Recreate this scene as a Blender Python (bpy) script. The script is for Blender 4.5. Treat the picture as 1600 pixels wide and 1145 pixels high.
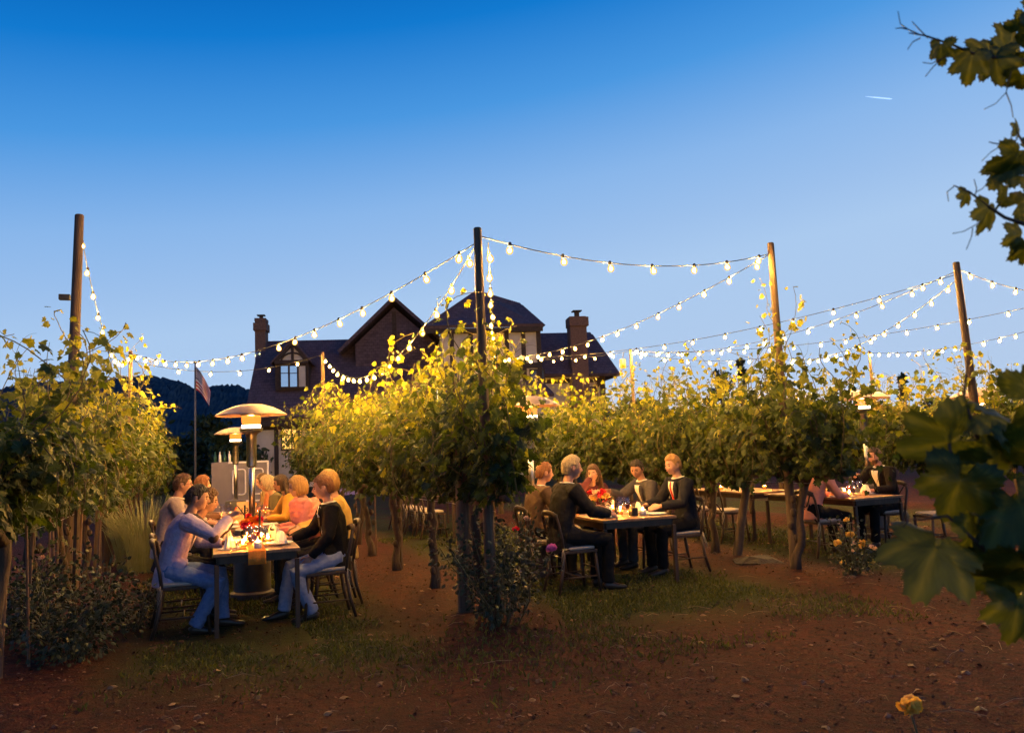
import bpy, math, random
import numpy as np
from mathutils import Vector, Matrix, noise

for o in list(bpy.data.objects):
    bpy.data.objects.remove(o)
BULB, HEAT, FLAMEW = 23000.0, 2.4, 1900.0     # radiance of string bulbs, heater screens, candle flames
S = bpy.context.scene
COL = S.collection
R = math.radians

# ------------------------------------------------------------------ camera
YAW, PITCH, ROLL, CAMH = R(20.95), R(5.85), R(2.4), 1.6
FPX = 1244.0
Fh = Vector((math.sin(YAW), math.cos(YAW), 0))
R0 = Vector((math.cos(YAW), -math.sin(YAW), 0))
FW = Fh * math.cos(PITCH) + Vector((0, 0, 1)) * math.sin(PITCH)
U0 = R0.cross(FW)
CR = R0 * math.cos(ROLL) - U0 * math.sin(ROLL)
CU = U0 * math.cos(ROLL) + R0 * math.sin(ROLL)
CAM = Vector((0, 0, CAMH))
cd = bpy.data.cameras.new("camera")
cam = bpy.data.objects.new("camera", cd)
COL.objects.link(cam)
cd.sensor_width = 36.0
cd.lens = 36.0 * FPX / 1600.0
cd.clip_start = 0.05
cd.clip_end = 20000
cam.matrix_world = Matrix(((CR.x, CU.x, -FW.x, 0), (CR.y, CU.y, -FW.y, 0), (CR.z, CU.z, -FW.z, CAMH), (0, 0, 0, 1)))
cd.dof.use_dof = True
cd.dof.focus_distance = 8.6
cd.dof.aperture_fstop = 4.5
S.camera = cam


def ray(px, py):
    return (FW * FPX + CR * (px - 800.0) + CU * (572.5 - py)).normalized()


def on_ground(px, py, z=0.0):
    d = ray(px, py)
    t = (z - CAMH) / d.z
    return CAM + d * t


def at_dist(px, py, dist):
    """point seen at a pixel, at a given depth along the view axis"""
    d = ray(px, py)
    return CAM + d * (dist / d.dot(FW))


def on_x(px, py, X):
    d = ray(px, py)
    return CAM + d * (X / d.x)


def on_y(px, py, Y):
    d = ray(px, py)
    return CAM + d * (Y / d.y)


# ------------------------------------------------------------------ sky and light
SUN_AZ = R(100)          # after-sunset glow, to the right behind the vines (measured from +Y towards +X)
W = bpy.data.worlds.new("World")
S.world = W
W.use_nodes = True
nt = W.node_tree
nt.nodes.clear()
wo = nt.nodes.new("ShaderNodeOutputWorld")
bg = nt.nodes.new("ShaderNodeBackground")
SKY_EL, SKY_AIR, SKY_DUST, SKY_OZ, SKY_STR, EXPOSURE = 2.0, 1.0, 0.3, 4.0, 0.15, 0.0
sky = nt.nodes.new("ShaderNodeTexSky")
sky.sky_type = 'NISHITA'
sky.sun_disc = False
sky.sun_elevation = R(SKY_EL)
sky.sun_rotation = SUN_AZ
sky.altitude = 100
sky.air_density = SKY_AIR
sky.dust_density = SKY_DUST
sky.ozone_density = SKY_OZ
bg.inputs[1].default_value = 1.0
# dusk: the physical sky, blended with a deep blue-hour gradient by height above the horizon that is
# paler all along the side where the sun went down (the same law in every direction)
tc = nt.nodes.new("ShaderNodeTexCoord")
sx = nt.nodes.new("ShaderNodeSeparateXYZ")
nt.links.new(tc.outputs['Generated'], sx.inputs[0])
dt = nt.nodes.new("ShaderNodeVectorMath"); dt.operation = 'DOT_PRODUCT'
dt.inputs[1].default_value = (math.sin(SUN_AZ), math.cos(SUN_AZ), 0)
nt.links.new(tc.outputs['Generated'], dt.inputs[0])
ml = nt.nodes.new("ShaderNodeMath"); ml.operation = 'MULTIPLY_ADD'
ml.inputs[1].default_value = -0.12
nt.links.new(dt.outputs['Value'], ml.inputs[0])
nt.links.new(sx.outputs['Z'], ml.inputs[2])
rp = nt.nodes.new("ShaderNodeValToRGB")
stops = ((0.0, (.47, .62, .86)), (.17, (.42, .61, .89)), (.22, (.35, .55, .87)), (.29, (.26, .485, .855)),
         (.39, (.072, .325, .78)), (.48, (.006, .20, .65)), (.56, (.001, .11, .47)), (1.0, (.001, .05, .28)))
el = rp.color_ramp.elements
el[0].position, el[0].color = stops[0][0], (*stops[0][1], 1)
el[1].position, el[1].color = stops[-1][0], (*stops[-1][1], 1)
for p, c in stops[1:-1]:
    e = el.new(p); e.color = (*c, 1)
nt.links.new(ml.outputs[0], rp.inputs[0])
sc = nt.nodes.new("ShaderNodeVectorMath"); sc.operation = 'SCALE'
sc.inputs['Scale'].default_value = SKY_STR
nt.links.new(sky.outputs[0], sc.inputs[0])
mx = nt.nodes.new("ShaderNodeMix"); mx.data_type = 'RGBA'
mx.inputs[0].default_value = 0.04
nt.links.new(rp.outputs[0], mx.inputs[6])
nt.links.new(sc.outputs[0], mx.inputs[7])
nt.links.new(mx.outputs[2], bg.inputs[0])
nt.links.new(bg.outputs[0], wo.inputs[0])

sl = bpy.data.lights.new("sun", 'SUN')
sl.energy = 0.06
sl.angle = R(25)
sl.color = (1.0, 0.75, 0.6)
sun = bpy.data.objects.new("sun", sl)
COL.objects.link(sun)
_el = R(6)
sd = Vector((math.sin(SUN_AZ) * math.cos(_el), math.cos(SUN_AZ) * math.cos(_el), math.sin(_el)))
sun.rotation_euler = sd.to_track_quat('Z', 'Y').to_euler()

S.view_settings.view_transform = 'Standard'
S.view_settings.look = 'None'
S.view_settings.gamma = 1.0
S.view_settings.use_curve_mapping = False
S.view_settings.exposure = EXPOSURE
S.render.engine = 'CYCLES'
cy = S.cycles
cy.use_denoising = True
cy.max_bounces = 6
cy.diffuse_bounces = 2
cy.glossy_bounces = 2
cy.transmission_bounces = 4
cy.transparent_max_bounces = 32
cy.caustics_reflective = False
cy.caustics_refractive = False
cy.sample_clamp_indirect = 4.0
cy.use_light_tree = True

# ------------------------------------------------------------------ helpers
def tag(o, label=None, cat=None, group=None, kind=None):
    if label: o["label"] = label
    if cat: o["category"] = cat
    if group: o["group"] = group
    if kind: o["kind"] = kind
    return o


def thing(name, label, cat, loc=(0, 0, 0), rz=0.0, group=None, scale=1.0):
    o = bpy.data.objects.new(name, None)
    o.empty_display_size = 0.1
    COL.objects.link(o)
    o.location = loc
    o.rotation_euler = (0, 0, rz)
    o.scale = (scale,) * 3
    return tag(o, label, cat, group)


def link(name, me, parent=None, loc=(0, 0, 0), rot=(0, 0, 0), scale=(1, 1, 1)):
    o = bpy.data.objects.new(name, me)
    COL.objects.link(o)
    o.parent = parent
    o.location = loc
    o.rotation_euler = rot
    o.scale = scale
    return o


def copy_tree(o, parent=None, label=None, group=None):
    c = o.copy()
    COL.objects.link(c)
    c.parent = parent
    if label: c["label"] = label
    if group: c["group"] = group
    for ch in o.children:
        copy_tree(ch, c)
    return c


class MB:
    def __init__(s):
        s.v, s.f = [], []

    def add(s, vs, fs):
        b = len(s.v)
        s.v += [tuple(v) for v in vs]
        s.f += [tuple(i + b for i in f) for f in fs]
        return s

    def box(s, lo, hi, m=None):
        x0, y0, z0 = lo; x1, y1, z1 = hi
        vs = [(x0, y0, z0), (x1, y0, z0), (x1, y1, z0), (x0, y1, z0), (x0, y0, z1), (x1, y0, z1), (x1, y1, z1), (x0, y1, z1)]
        if m: vs = [m @ Vector(v) for v in vs]
        return s.add(vs, [(0, 3, 2, 1), (4, 5, 6, 7), (0, 1, 5, 4), (1, 2, 6, 5), (2, 3, 7, 6), (3, 0, 4, 7)])

    def beam(s, a, b, w, d, ref=(0, 0, 1)):
        """rectangular bar from a to b, w across ref x dir, d along ref"""
        a, b = Vector(a), Vector(b)
        t = (b - a).normalized()
        r = Vector(ref)
        if abs(t.dot(r)) > .98: r = Vector((0, 1, 0))
        x = t.cross(r).normalized(); y = x.cross(t)
        vs = []
        for p in (a, b):
            for i, j in ((-1, -1), (1, -1), (1, 1), (-1, 1)):
                vs.append(p + x * (i * w / 2) + y * (j * d / 2))
        return s.add(vs, [(3, 2, 1, 0), (4, 5, 6, 7), (0, 1, 5, 4), (1, 2, 6, 5), (2, 3, 7, 6), (3, 0, 4, 7)])

    def sweep(s, pts, rads, ref=(1, 0, 0), n=10, cap=True):
        """tube along pts; rads are r or (rx along ref, ry)"""
        pts = [Vector(p) for p in pts]
        m = len(pts)
        b = len(s.v)
        ref = Vector(ref)
        for i, p in enumerate(pts):
            t = (pts[min(i + 1, m - 1)] - pts[max(i - 1, 0)])
            if t.length < 1e-9: t = Vector((0, 0, 1))
            t.normalize()
            r = ref - t * ref.dot(t)
            if r.length < .05:
                r = Vector((0, 1, 0)) - t * t.y
                if r.length < .05: r = Vector((0, 0, 1)) - t * t.z
            r.normalize()
            q = t.cross(r)
            rd = rads[i] if isinstance(rads, (list, tuple)) else rads
            rx, ry = rd if isinstance(rd, (list, tuple)) else (rd, rd)
            for k in range(n):
                a = 2 * math.pi * k / n
                s.v.append(tuple(p + r * (rx * math.cos(a)) + q * (ry * math.sin(a))))
        for i in range(m - 1):
            for k in range(n):
                k2 = (k + 1) % n
                s.f.append((b + i * n + k, b + i * n + k2, b + (i + 1) * n + k2, b + (i + 1) * n + k))
        if cap:
            s.f.append(tuple(b + k for k in range(n))[::-1])
            s.f.append(tuple(b + (m - 1) * n + k for k in range(n)))
        return s

    def lathe(s, prof, n=20, c=(0, 0, 0)):
        """revolve (r, z) profile round z"""
        b = len(s.v)
        for r, z in prof:
            for k in range(n):
                a = 2 * math.pi * k / n
                s.v.append((c[0] + r * math.cos(a), c[1] + r * math.sin(a), c[2] + z))
        for i in range(len(prof) - 1):
            for k in range(n):
                k2 = (k + 1) % n
                s.f.append((b + i * n + k, b + i * n + k2, b + (i + 1) * n + k2, b + (i + 1) * n + k))
        if prof[0][0] > 1e-4: s.f.append(tuple(b + k for k in range(n))[::-1])
        if prof[-1][0] > 1e-4: s.f.append(tuple(b + (len(prof) - 1) * n + k for k in range(n)))
        return s

    def ball(s, c, r, n=12, m=8):
        rx, ry, rz = r if isinstance(r, (list, tuple)) else (r, r, r)
        b = len(s.v)
        s.v.append((c[0], c[1], c[2] - rz))
        for i in range(1, m):
            ph = -math.pi / 2 + math.pi * i / m
            for k in range(n):
                a = 2 * math.pi * k / n
                s.v.append((c[0] + rx * math.cos(ph) * math.cos(a), c[1] + ry * math.cos(ph) * math.sin(a), c[2] + rz * math.sin(ph)))
        s.v.append((c[0], c[1], c[2] + rz))
        top = len(s.v) - 1
        for k in range(n):
            s.f.append((b, b + 1 + (k + 1) % n, b + 1 + k))
            s.f.append((top, b + 1 + (m - 2) * n + k, b + 1 + (m - 2) * n + (k + 1) % n))
        for i in range(m - 2):
            for k in range(n):
                k2 = (k + 1) % n
                s.f.append((b + 1 + i * n + k, b + 1 + i * n + k2, b + 1 + (i + 1) * n + k2, b + 1 + (i + 1) * n + k))
        return s

    def prism(s, poly, axis, lo, hi):
        """extrude 2D polygon; axis 'y': poly=(x,z); axis 'x': poly=(y,z); axis 'z': poly=(x,y)"""
        n = len(poly)
        def P(p, t):
            return {'y': (p[0], t, p[1]), 'x': (t, p[0], p[1]), 'z': (p[0], p[1], t)}[axis]
        vs = [P(p, lo) for p in poly] + [P(p, hi) for p in poly]
        fs = [tuple(range(n))[::-1], tuple(range(n, 2 * n))] + [(i, (i + 1) % n, n + (i + 1) % n, n + i) for i in range(n)]
        return s.add(vs, fs)

    def mesh(s, name, mat=None, smooth=False):
        me = bpy.data.meshes.new(name)
        me.from_pydata(s.v, [], s.f)
        if mat: me.materials.append(mat)
        if smooth:
            me.polygons.foreach_set("use_smooth", [True] * len(me.polygons))
        me.update()
        return me

    def obj(s, name, mat, parent=None, smooth=False, bevel=0.0, **k):
        o = link(name, s.mesh(name, mat, smooth), parent, **k)
        if bevel:
            b = o.modifiers.new("bevel", 'BEVEL'); b.width = bevel; b.segments = 2; b.limit_method = 'ANGLE'
        return o


def smooth_by_angle(me, ang=40):
    try:
        me.set_sharp_from_angle(angle=R(ang))
    except Exception:
        pass
    return me


def mesh_np(name, V, F, mat=None, attr=None, smooth=False):
    """V (n,3), F (m,3 or 4) numpy -> mesh"""
    V = np.asarray(V, dtype=np.float32); F = np.asarray(F, dtype=np.int32)
    k = F.shape[1]
    me = bpy.data.meshes.new(name)
    me.vertices.add(len(V)); me.vertices.foreach_set("co", V.ravel())
    me.loops.add(F.size); me.loops.foreach_set("vertex_index", F.ravel())
    me.polygons.add(len(F)); me.polygons.foreach_set("loop_start", np.arange(0, F.size, k, dtype=np.int32))
    if attr is not None:
        a = me.attributes.new("v", 'FLOAT', 'POINT'); a.data.foreach_set("value", np.asarray(attr, dtype=np.float32))
    if mat: me.materials.append(mat)
    me.update(calc_edges=True)
    me.polygons.foreach_set("use_smooth", [smooth] * len(me.polygons))
    return me


# ------------------------------------------------------------------ materials
MATS = {}


def _bsdf(name):
    m = bpy.data.materials.new(name)
    m.use_nodes = True
    return m, m.node_tree, m.node_tree.nodes["Principled BSDF"]


def pm(name, c1, c2=None, scale=8.0, rough=.7, metal=0.0, bump=0.0, bscale=None, stretch=(1, 1, 1), spec=.4, detail=4, rnd=0.0, sheen=0):
    """noise-mottled principled material in object space"""
    if name in MATS: return MATS[name]
    m, t, b = _bsdf(name)
    N, L = t.nodes, t.links
    c2 = c2 or tuple(min(1, x * 1.35) for x in c1)
    tc = N.new("ShaderNodeTexCoord"); mp = N.new("ShaderNodeMapping")
    mp.inputs['Scale'].default_value = stretch
    L.new(tc.outputs['Object'], mp.inputs[0])
    nz = N.new("ShaderNodeTexNoise"); nz.inputs['Scale'].default_value = scale; nz.inputs['Detail'].default_value = detail
    nz.inputs['Roughness'].default_value = .65
    L.new(mp.outputs[0], nz.inputs['Vector'])
    rp = N.new("ShaderNodeValToRGB")
    rp.color_ramp.elements[0].position = .32; rp.color_ramp.elements[1].position = .68
    rp.color_ramp.elements[0].color = (*c1, 1); rp.color_ramp.elements[1].color = (*c2, 1)
    L.new(nz.outputs[0], rp.inputs[0])
    out = rp.outputs[0]
    if rnd:
        oi = N.new("ShaderNodeObjectInfo")
        hs = N.new("ShaderNodeHueSaturation")
        mr = N.new("ShaderNodeMapRange"); mr.inputs[3].default_value = 1 - rnd; mr.inputs[4].default_value = 1 + rnd
        L.new(oi.outputs['Random'], mr.inputs[0]); L.new(mr.outputs[0], hs.inputs['Value']); L.new(out, hs.inputs['Color'])
        out = hs.outputs[0]
    L.new(out, b.inputs['Base Color'])
    b.inputs['Roughness'].default_value = rough
    b.inputs['Metallic'].default_value = metal
    b.inputs['Specular IOR Level'].default_value = spec
    if sheen: b.inputs['Sheen Weight'].default_value = sheen
    if bump:
        n2 = N.new("ShaderNodeTexNoise"); n2.inputs['Scale'].default_value = bscale or scale * 4; n2.inputs['Detail'].default_value = 5
        L.new(mp.outputs[0], n2.inputs['Vector'])
        bp = N.new("ShaderNodeBump"); bp.inputs['Strength'].default_value = bump; bp.inputs['Distance'].default_value = .02
        L.new(n2.outputs[0], bp.inputs['Height']); L.new(bp.outputs[0], b.inputs['Normal'])
    MATS[name] = m
    return m


def emat(name, col, strength):
    if name in MATS: return MATS[name]
    m, t, b = _bsdf(name)
    b.inputs['Base Color'].default_value = (*[min(1, c) for c in col], 1)
    b.inputs['Emission Color'].default_value = (*col, 1)
    b.inputs['Emission Strength'].default_value = strength
    MATS[name] = m
    return m


def glassmat(name="clear_glass", tint=(1, 1, 1), a=.05):
    if name in MATS: return MATS[name]
    m, t, b = _bsdf(name)
    N, L = t.nodes, t.links
    tr = N.new("ShaderNodeBsdfTransparent"); tr.inputs[0].default_value = (*tint, 1)
    gl = N.new("ShaderNodeBsdfGlossy"); gl.inputs['Roughness'].default_value = .04
    fr = N.new("ShaderNodeLayerWeight"); fr.inputs[0].default_value = .25
    ad = N.new("ShaderNodeMath"); ad.operation = 'MULTIPLY_ADD'; ad.inputs[1].default_value = .45; ad.inputs[2].default_value = a
    L.new(fr.outputs['Facing'], ad.inputs[0])
    mx = N.new("ShaderNodeMixShader")
    L.new(ad.outputs[0], mx.inputs[0]); L.new(tr.outputs[0], mx.inputs[1]); L.new(gl.outputs[0], mx.inputs[2])
    L.new(mx.outputs[0], N["Material Output"].inputs[0])
    MATS[name] = m
    return m


def leafmat(name, lo, mid, hi, trans=.35, rough=.55):
    """per-leaf colour from the 'v' attribute, partly translucent"""
    if name in MATS: return MATS[name]
    m, t, b = _bsdf(name)
    N, L = t.nodes, t.links
    at = N.new("ShaderNodeAttribute"); at.attribute_name = "v"
    rp = N.new("ShaderNodeValToRGB")
    e = rp.color_ramp.elements
    e[0].color = (*lo, 1); e[1].color = (*hi, 1)
    k = e.new(.5); k.color = (*mid, 1)
    L.new(at.outputs['Fac'], rp.inputs[0])
    L.new(rp.outputs[0], b.inputs['Base Color'])
    b.inputs['Roughness'].default_value = rough
    b.inputs['Specular IOR Level'].default_value = .35
    tl = N.new("ShaderNodeBsdfTranslucent")
    hs = N.new("ShaderNodeHueSaturation"); hs.inputs['Value'].default_value = 1.5; hs.inputs['Saturation'].default_value = 1.1
    L.new(rp.outputs[0], hs.inputs['Color']); L.new(hs.outputs[0], tl.inputs[0])
    mx = N.new("ShaderNodeMixShader"); mx.inputs[0].default_value = trans
    L.new(b.outputs[0], mx.inputs[1]); L.new(tl.outputs[0], mx.inputs[2])
    L.new(mx.outputs[0], N["Material Output"].inputs[0])
    MATS[name] = m
    return m


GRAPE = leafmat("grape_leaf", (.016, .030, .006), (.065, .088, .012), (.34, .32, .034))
GRAPEBIG = leafmat("grape_leaf_near", (.022, .032, .005), (.055, .068, .008), (.13, .13, .016), trans=.33)
TREELEAF = leafmat("dark_tree_leaf", (.012, .025, .010), (.025, .045, .018), (.05, .075, .028), trans=.2)
ROSELEAF = leafmat("rose_leaf", (.010, .017, .007), (.02, .03, .011), (.05, .055, .02), trans=.1, rough=.55)
GRASSMAT = leafmat("grass_blade", (.025, .038, .007), (.06, .075, .011), (.14, .125, .024), trans=.25)
BARK = pm("vine_bark", (.035, .022, .014), (.08, .052, .032), scale=14, rough=.9, bump=.8, bscale=45, stretch=(1, 1, .25))
CANE = pm("green_cane", (.06, .05, .02), (.12, .09, .03), scale=20, rough=.7)
POSTWOOD = pm("weathered_post_wood", (.06, .038, .023), (.13, .085, .052), scale=10, rough=.85, bump=.5, bscale=40, stretch=(3, 3, .15), rnd=.2)

# ------------------------------------------------------------------ ground
ROWX = {'A': -1.5, 'B': 2.33, 'C': 6.45, 'D': 10.4, 'E': 14.4, 'F': 18.4}
_rx = np.array(list(ROWX.values()))
TRACK = 6.2            # the dirt track in front of the vine rows ends about here


def fbm2(x, y, seed=0.0, octs=4, base=1.0):
    v = 0; a = 1; f = base; tot = 0
    for i in range(octs):
        v += a * noise.noise((x * f + seed, y * f - seed, seed * 1.7 + i)); tot += a
        a *= .5; f *= 2.1
    return v / tot


def ground_z(x, y):
    z = .035 * fbm2(x, y, 3.1, 3, .35)
    if abs(x) < 40 and -5 < y < 40:
        k = min(abs(x - r) for r in ROWX.values())
        if y > TRACK - 1:
            z += .07 * math.exp(-(k / .55) ** 2) * min(1, (y - TRACK + 1) / 1.5)
        if y < 9: z += .026 * fbm2(x, y, 9.2, 4, 2.6)
    return z


def make_ground():
    def axis(lo, fine0, fine1, hi, step):
        a = list(np.arange(fine0, fine1, step))
        s = step; v = fine1
        while v < hi:
            a.append(v); s *= 1.35; v += s
        a.append(hi)
        s = step; v = fine0 - step; b = []
        while v > lo:
            b.append(v); s *= 1.35; v -= s
        b.append(lo)
        return sorted(b) + a
    xs = axis(-4000, -5, 15, 4000, .16)
    ys = axis(-500, 1.0, 14, 4000, .13)
    nx, ny = len(xs), len(ys)
    V = np.zeros((ny, nx, 3), dtype=np.float32)
    for j, y in enumerate(ys):
        for i, x in enumerate(xs):
            V[j, i] = (x, y, ground_z(x, y) if abs(x) < 60 and abs(y) < 60 else 0)
    idx = np.arange(nx * ny).reshape(ny, nx)
    F = np.stack([idx[:-1, :-1], idx[:-1, 1:], idx[1:, 1:], idx[1:, :-1]], -1).reshape(-1, 4)
    m, t, b = _bsdf("ground_soil")
    N, L = t.nodes, t.links
    tc = N.new("ShaderNodeTexCoord")

    def nz(scale, det=5, rough=.6):
        n = N.new("ShaderNodeTexNoise"); n.inputs['Scale'].default_value = scale; n.inputs['Detail'].default_value = det
        n.inputs['Roughness'].default_value = rough
        L.new(tc.outputs['Object'], n.inputs['Vector']); return n

    def mixc(fac, a, bb):
        x = N.new("ShaderNodeMix"); x.data_type = 'RGBA'
        for s, v in ((0, fac), (6, a), (7, bb)):
            if isinstance(v, (tuple, float)):
                x.inputs[s].default_value = v if isinstance(v, float) else (*v, 1)
            else:
                L.new(v, x.inputs[s])
        return x.outputs[2]

    def mth(op, a, bb, cl=False):
        x = N.new("ShaderNodeMath"); x.operation = op; x.use_clamp = cl
        for i, v in enumerate((a, bb)):
            if isinstance(v, float): x.inputs[i].default_value = v
            else: L.new(v, x.inputs[i])
        return x.outputs[0]

    def ramp(v, p0, p1):
        r = N.new("ShaderNodeMapRange"); r.inputs[1].default_value = p0; r.inputs[2].default_value = p1
        L.new(v, r.inputs[0]); return r.outputs[0]
    n1, n2, n3 = nz(1.3), nz(14), nz(70, 3)
    soil = mixc(ramp(n1.outputs[0], .35, .65), (.042, .0105, .006), (.074, .019, .010))
    soil = mixc(ramp(n2.outputs[0], .42, .66), soil, (.020, .008, .0055))
    soil = mixc(ramp(n3.outputs[0], .58, .72), soil, (.105, .047, .025))
    # grassy lanes between the rows
    sx = N.new("ShaderNodeSeparateXYZ"); L.new(tc.outputs['Object'], sx.inputs[0])
    lane = None
    for c, w in ((.45, 1.15), (4.4, 1.35), (8.4, 1.2), (12.4, 1.3)):
        d = mth('ABSOLUTE', mth('SUBTRACT', sx.outputs[0], c), 0.0)
        k = ramp(d, w + .25, w - .25)
        lane = k if lane is None else mth('MAXIMUM', lane, k)
    lane = mth('MULTIPLY', lane, ramp(sx.outputs[1], TRACK - .5, TRACK + .6))
    lane = mth('MULTIPLY', lane, ramp(n1.outputs[0], .3, .5))
    lawn = ramp(sx.outputs[1], 26.0, 29.0)
    lane = mth('MAXIMUM', lane, lawn)
    grass = mixc(ramp(n2.outputs[0], .35, .65), (.018, .026, .006), (.036, .038, .010))
    col = mixc(lane, soil, grass)
    L.new(col, b.inputs['Base Color'])
    b.inputs['Roughness'].default_value = .95
    b.inputs['Specular IOR Level'].default_value = .15
    bp = N.new("ShaderNodeBump"); bp.inputs['Strength'].default_value = .9; bp.inputs['Distance'].default_value = .03
    L.new(mth('ADD', n2.outputs[0], n3.outputs[0]), bp.inputs['Height']); L.new(bp.outputs[0], b.inputs['Normal'])
    o = link("ground", mesh_np("ground", V.reshape(-1, 3), F, m, smooth=True))
    tag(o, "reddish brown vineyard soil with mulch and grassy lanes", None, None, "structure")


make_ground()


def rotmats(t, n):
    """orthonormal frames: y = tip direction, z = normal"""
    t = t / np.linalg.norm(t, axis=1, keepdims=True)
    x = np.cross(t, n); x /= (np.linalg.norm(x, axis=1, keepdims=True) + 1e-9)
    z = np.cross(x, t)
    return np.stack([x, t, z], axis=2)      # columns


def stamp(tv, tf, pos, t, n, size, var, jit=None):
    """stamp a template mesh at many places"""
    M = rotmats(t, n)
    k = len(tv)
    V = np.einsum('nij,kj->nki', M, tv) * size[:, None, None] + pos[:, None, :]
    F = (tf[None] + (np.arange(len(pos)) * k)[:, None, None]).reshape(-1, tf.shape[1])
    return V.reshape(-1, 3), F, np.repeat(var, k)


def fan(outline, centre):
    n = len(outline)
    v = np.array([centre] + list(outline), dtype=np.float64)
    f = np.array([(0, 1 + i, 1 + (i + 1) % n) for i in range(n)])
    return v, f


_half = [(-.15, -.13), (-.40, -.06), (-.42, .12), (-.58, .34), (-.33, .44), (-.27, .68), (-.10, .72)]
_out = [(0, 0)] + _half + [(0, 1.0)] + [(-x, y) for x, y in _half[::-1]]
LEAFV, LEAFF = fan([(x, y, -.35 * x * x - .12 * (y - .3) ** 2 + (.03 if i % 2 else -.03)) for i, (x, y) in enumerate(_out)], (0, .3, .04))
_o2 = [(0, -.05), (-.42, 0), (-.52, .4), (-.25, .62), (0, 1), (.25, .62), (.52, .4), (.42, 0)]
LEAF2V, LEAF2F = fan([(x, y, -.4 * x * x - .1 * (y - .3) ** 2) for x, y in _o2], (0, .3, .05))
_o3 = [(0, 0), (-.22, .3), (-.2, .65), (0, 1), (.2, .65), (.22, .3)]
OVALV, OVALF = fan([(x, y, -.5 * x * x) for x, y in _o3], (0, .45, .04))


def grass_and_mulch():
    rng = np.random.default_rng(5)
    # grass blades
    pos = []
    for c, w, y0, y1, n in ((.45, 1.2, TRACK - .9, 18, 38000), (4.4, 1.4, TRACK - .9, 15, 52000), (8.4, 1.2, 7.2, 14, 7000)):
        y = y0 + (y1 - y0) * rng.random(n) ** 1.7
        x = c + w * (rng.random(n) * 2 - 1) * (1 + .12 * np.sin(y * 2.3))
        p = np.stack([x, y], 1)
        keep = []
        for q in p:
            v = fbm2(q[0], q[1], 4.4, 3, .9)
            edge = max(0, abs(q[0] - c) / w - .45) * .9 + max(0, (TRACK + .9 + .7 * fbm2(q[0], q[1], 2.2, 2, 1.3) - q[1])) * .75
            keep.append(v > -.12 + edge * rng.random() * 1.6)
        pos.append(p[np.array(keep)])
    # weeds at the foot of the centre row end
    n = 1500
    y = TRACK - .3 + rng.normal(0, .5, n); x = 2.3 + rng.normal(0, .55, n)
    pos.append(np.stack([x, y], 1))
    p = np.concatenate(pos)
    z = np.array([ground_z(a, b) for a, b in p])
    N = len(p)
    P = np.concatenate([p, z[:, None] - .005], 1)
    h = .02 + .045 * rng.random(N)
    a = rng.random(N) * 2 * np.pi
    side = np.stack([np.cos(a), np.sin(a), 0 * a], 1)
    lean = rng.normal(0, .45, (N, 3)); lean[:, 2] = 1
    lean /= np.linalg.norm(lean, axis=1, keepdims=True)
    w = .0035 + .003 * rng.random(N)
    V = np.stack([P - side * w[:, None], P + side * w[:, None], P + lean * (h * .6)[:, None] + side * (w * .6)[:, None],
                  P + lean * h[:, None] + rng.normal(0, .012, (N, 3))], 1).reshape(-1, 3)
    b = (np.arange(N) * 4)[:, None]
    F = np.concatenate([b + np.array([[0, 1, 2]]), b + np.array([[0, 2, 3]])])
    var = np.repeat(np.clip(rng.normal(.45, .25, N), 0, 1), 4)
    tag(link("lane_grass", mesh_np("lane_grass", V, F, GRASSMAT, var)), "short green grass growing in the lanes between vine rows", "grass", None, "stuff")
    # chips, clods and straw on the track and under the rows
    n = 34000
    y = 1.6 + 11 * rng.random(n) ** 1.6; x = -4 + 15 * rng.random(n) + .3 * y
    z = np.array([ground_z(a, b) for a, b in zip(x, y)])
    P = np.stack([x, y, z + .004], 1)
    s = .008 + .018 * rng.random(n) ** 2 + .02 * rng.random(n) ** 14
    q = rng.normal(0, 1, (n, 3)); q[:, 2] *= .35
    r = rng.normal(0, .35, (n, 3)); r[:, 2] = 1
    tv = np.array([(-.4, -.5, 0), (.45, -.4, .1), (.35, .6, 0), (-.3, .55, .12), (0, 0, .3)]); tf = np.array([(0, 1, 4), (1, 2, 4), (2, 3, 4), (3, 0, 4)])
    V, F, var = stamp(tv, tf, P, q, r, s, rng.random(n))
    chips = leafmat("mulch_chip", (.014, .0065, .0045), (.05, .02, .011), (.2, .10, .055), trans=.0, rough=.9)
    tag(link("mulch", mesh_np("mulch", V, F, chips, var)), "loose bark chips and clods scattered over the soil", "mulch", None, "stuff")
    mb = MB(); rr = random.Random(8)
    for i in range(420):
        y = 1.9 + 6 * rr.random() ** 1.4; x = -2.5 + 8 * rr.random() + .35 * y
        a = rr.random() * math.pi; l = .03 + .10 * rr.random() ** 2
        z = ground_z(x, y) + .008
        c, s_ = math.cos(a) * l, math.sin(a) * l
        mb.sweep([(x - c, y - s_, z), (x, y + rr.uniform(-.02, .02), z + .008 + .02 * rr.random()), (x + c, y + s_, z + .004)], .0016, n=3, ref=(0, 0, 1))
    tag(mb.obj("straw", pm("dry_straw", (.22, .15, .08), (.34, .25, .15), rough=.9)), "dry straw stalks and twigs lying on the track", "straw", None, "stuff")


grass_and_mulch()


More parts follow.
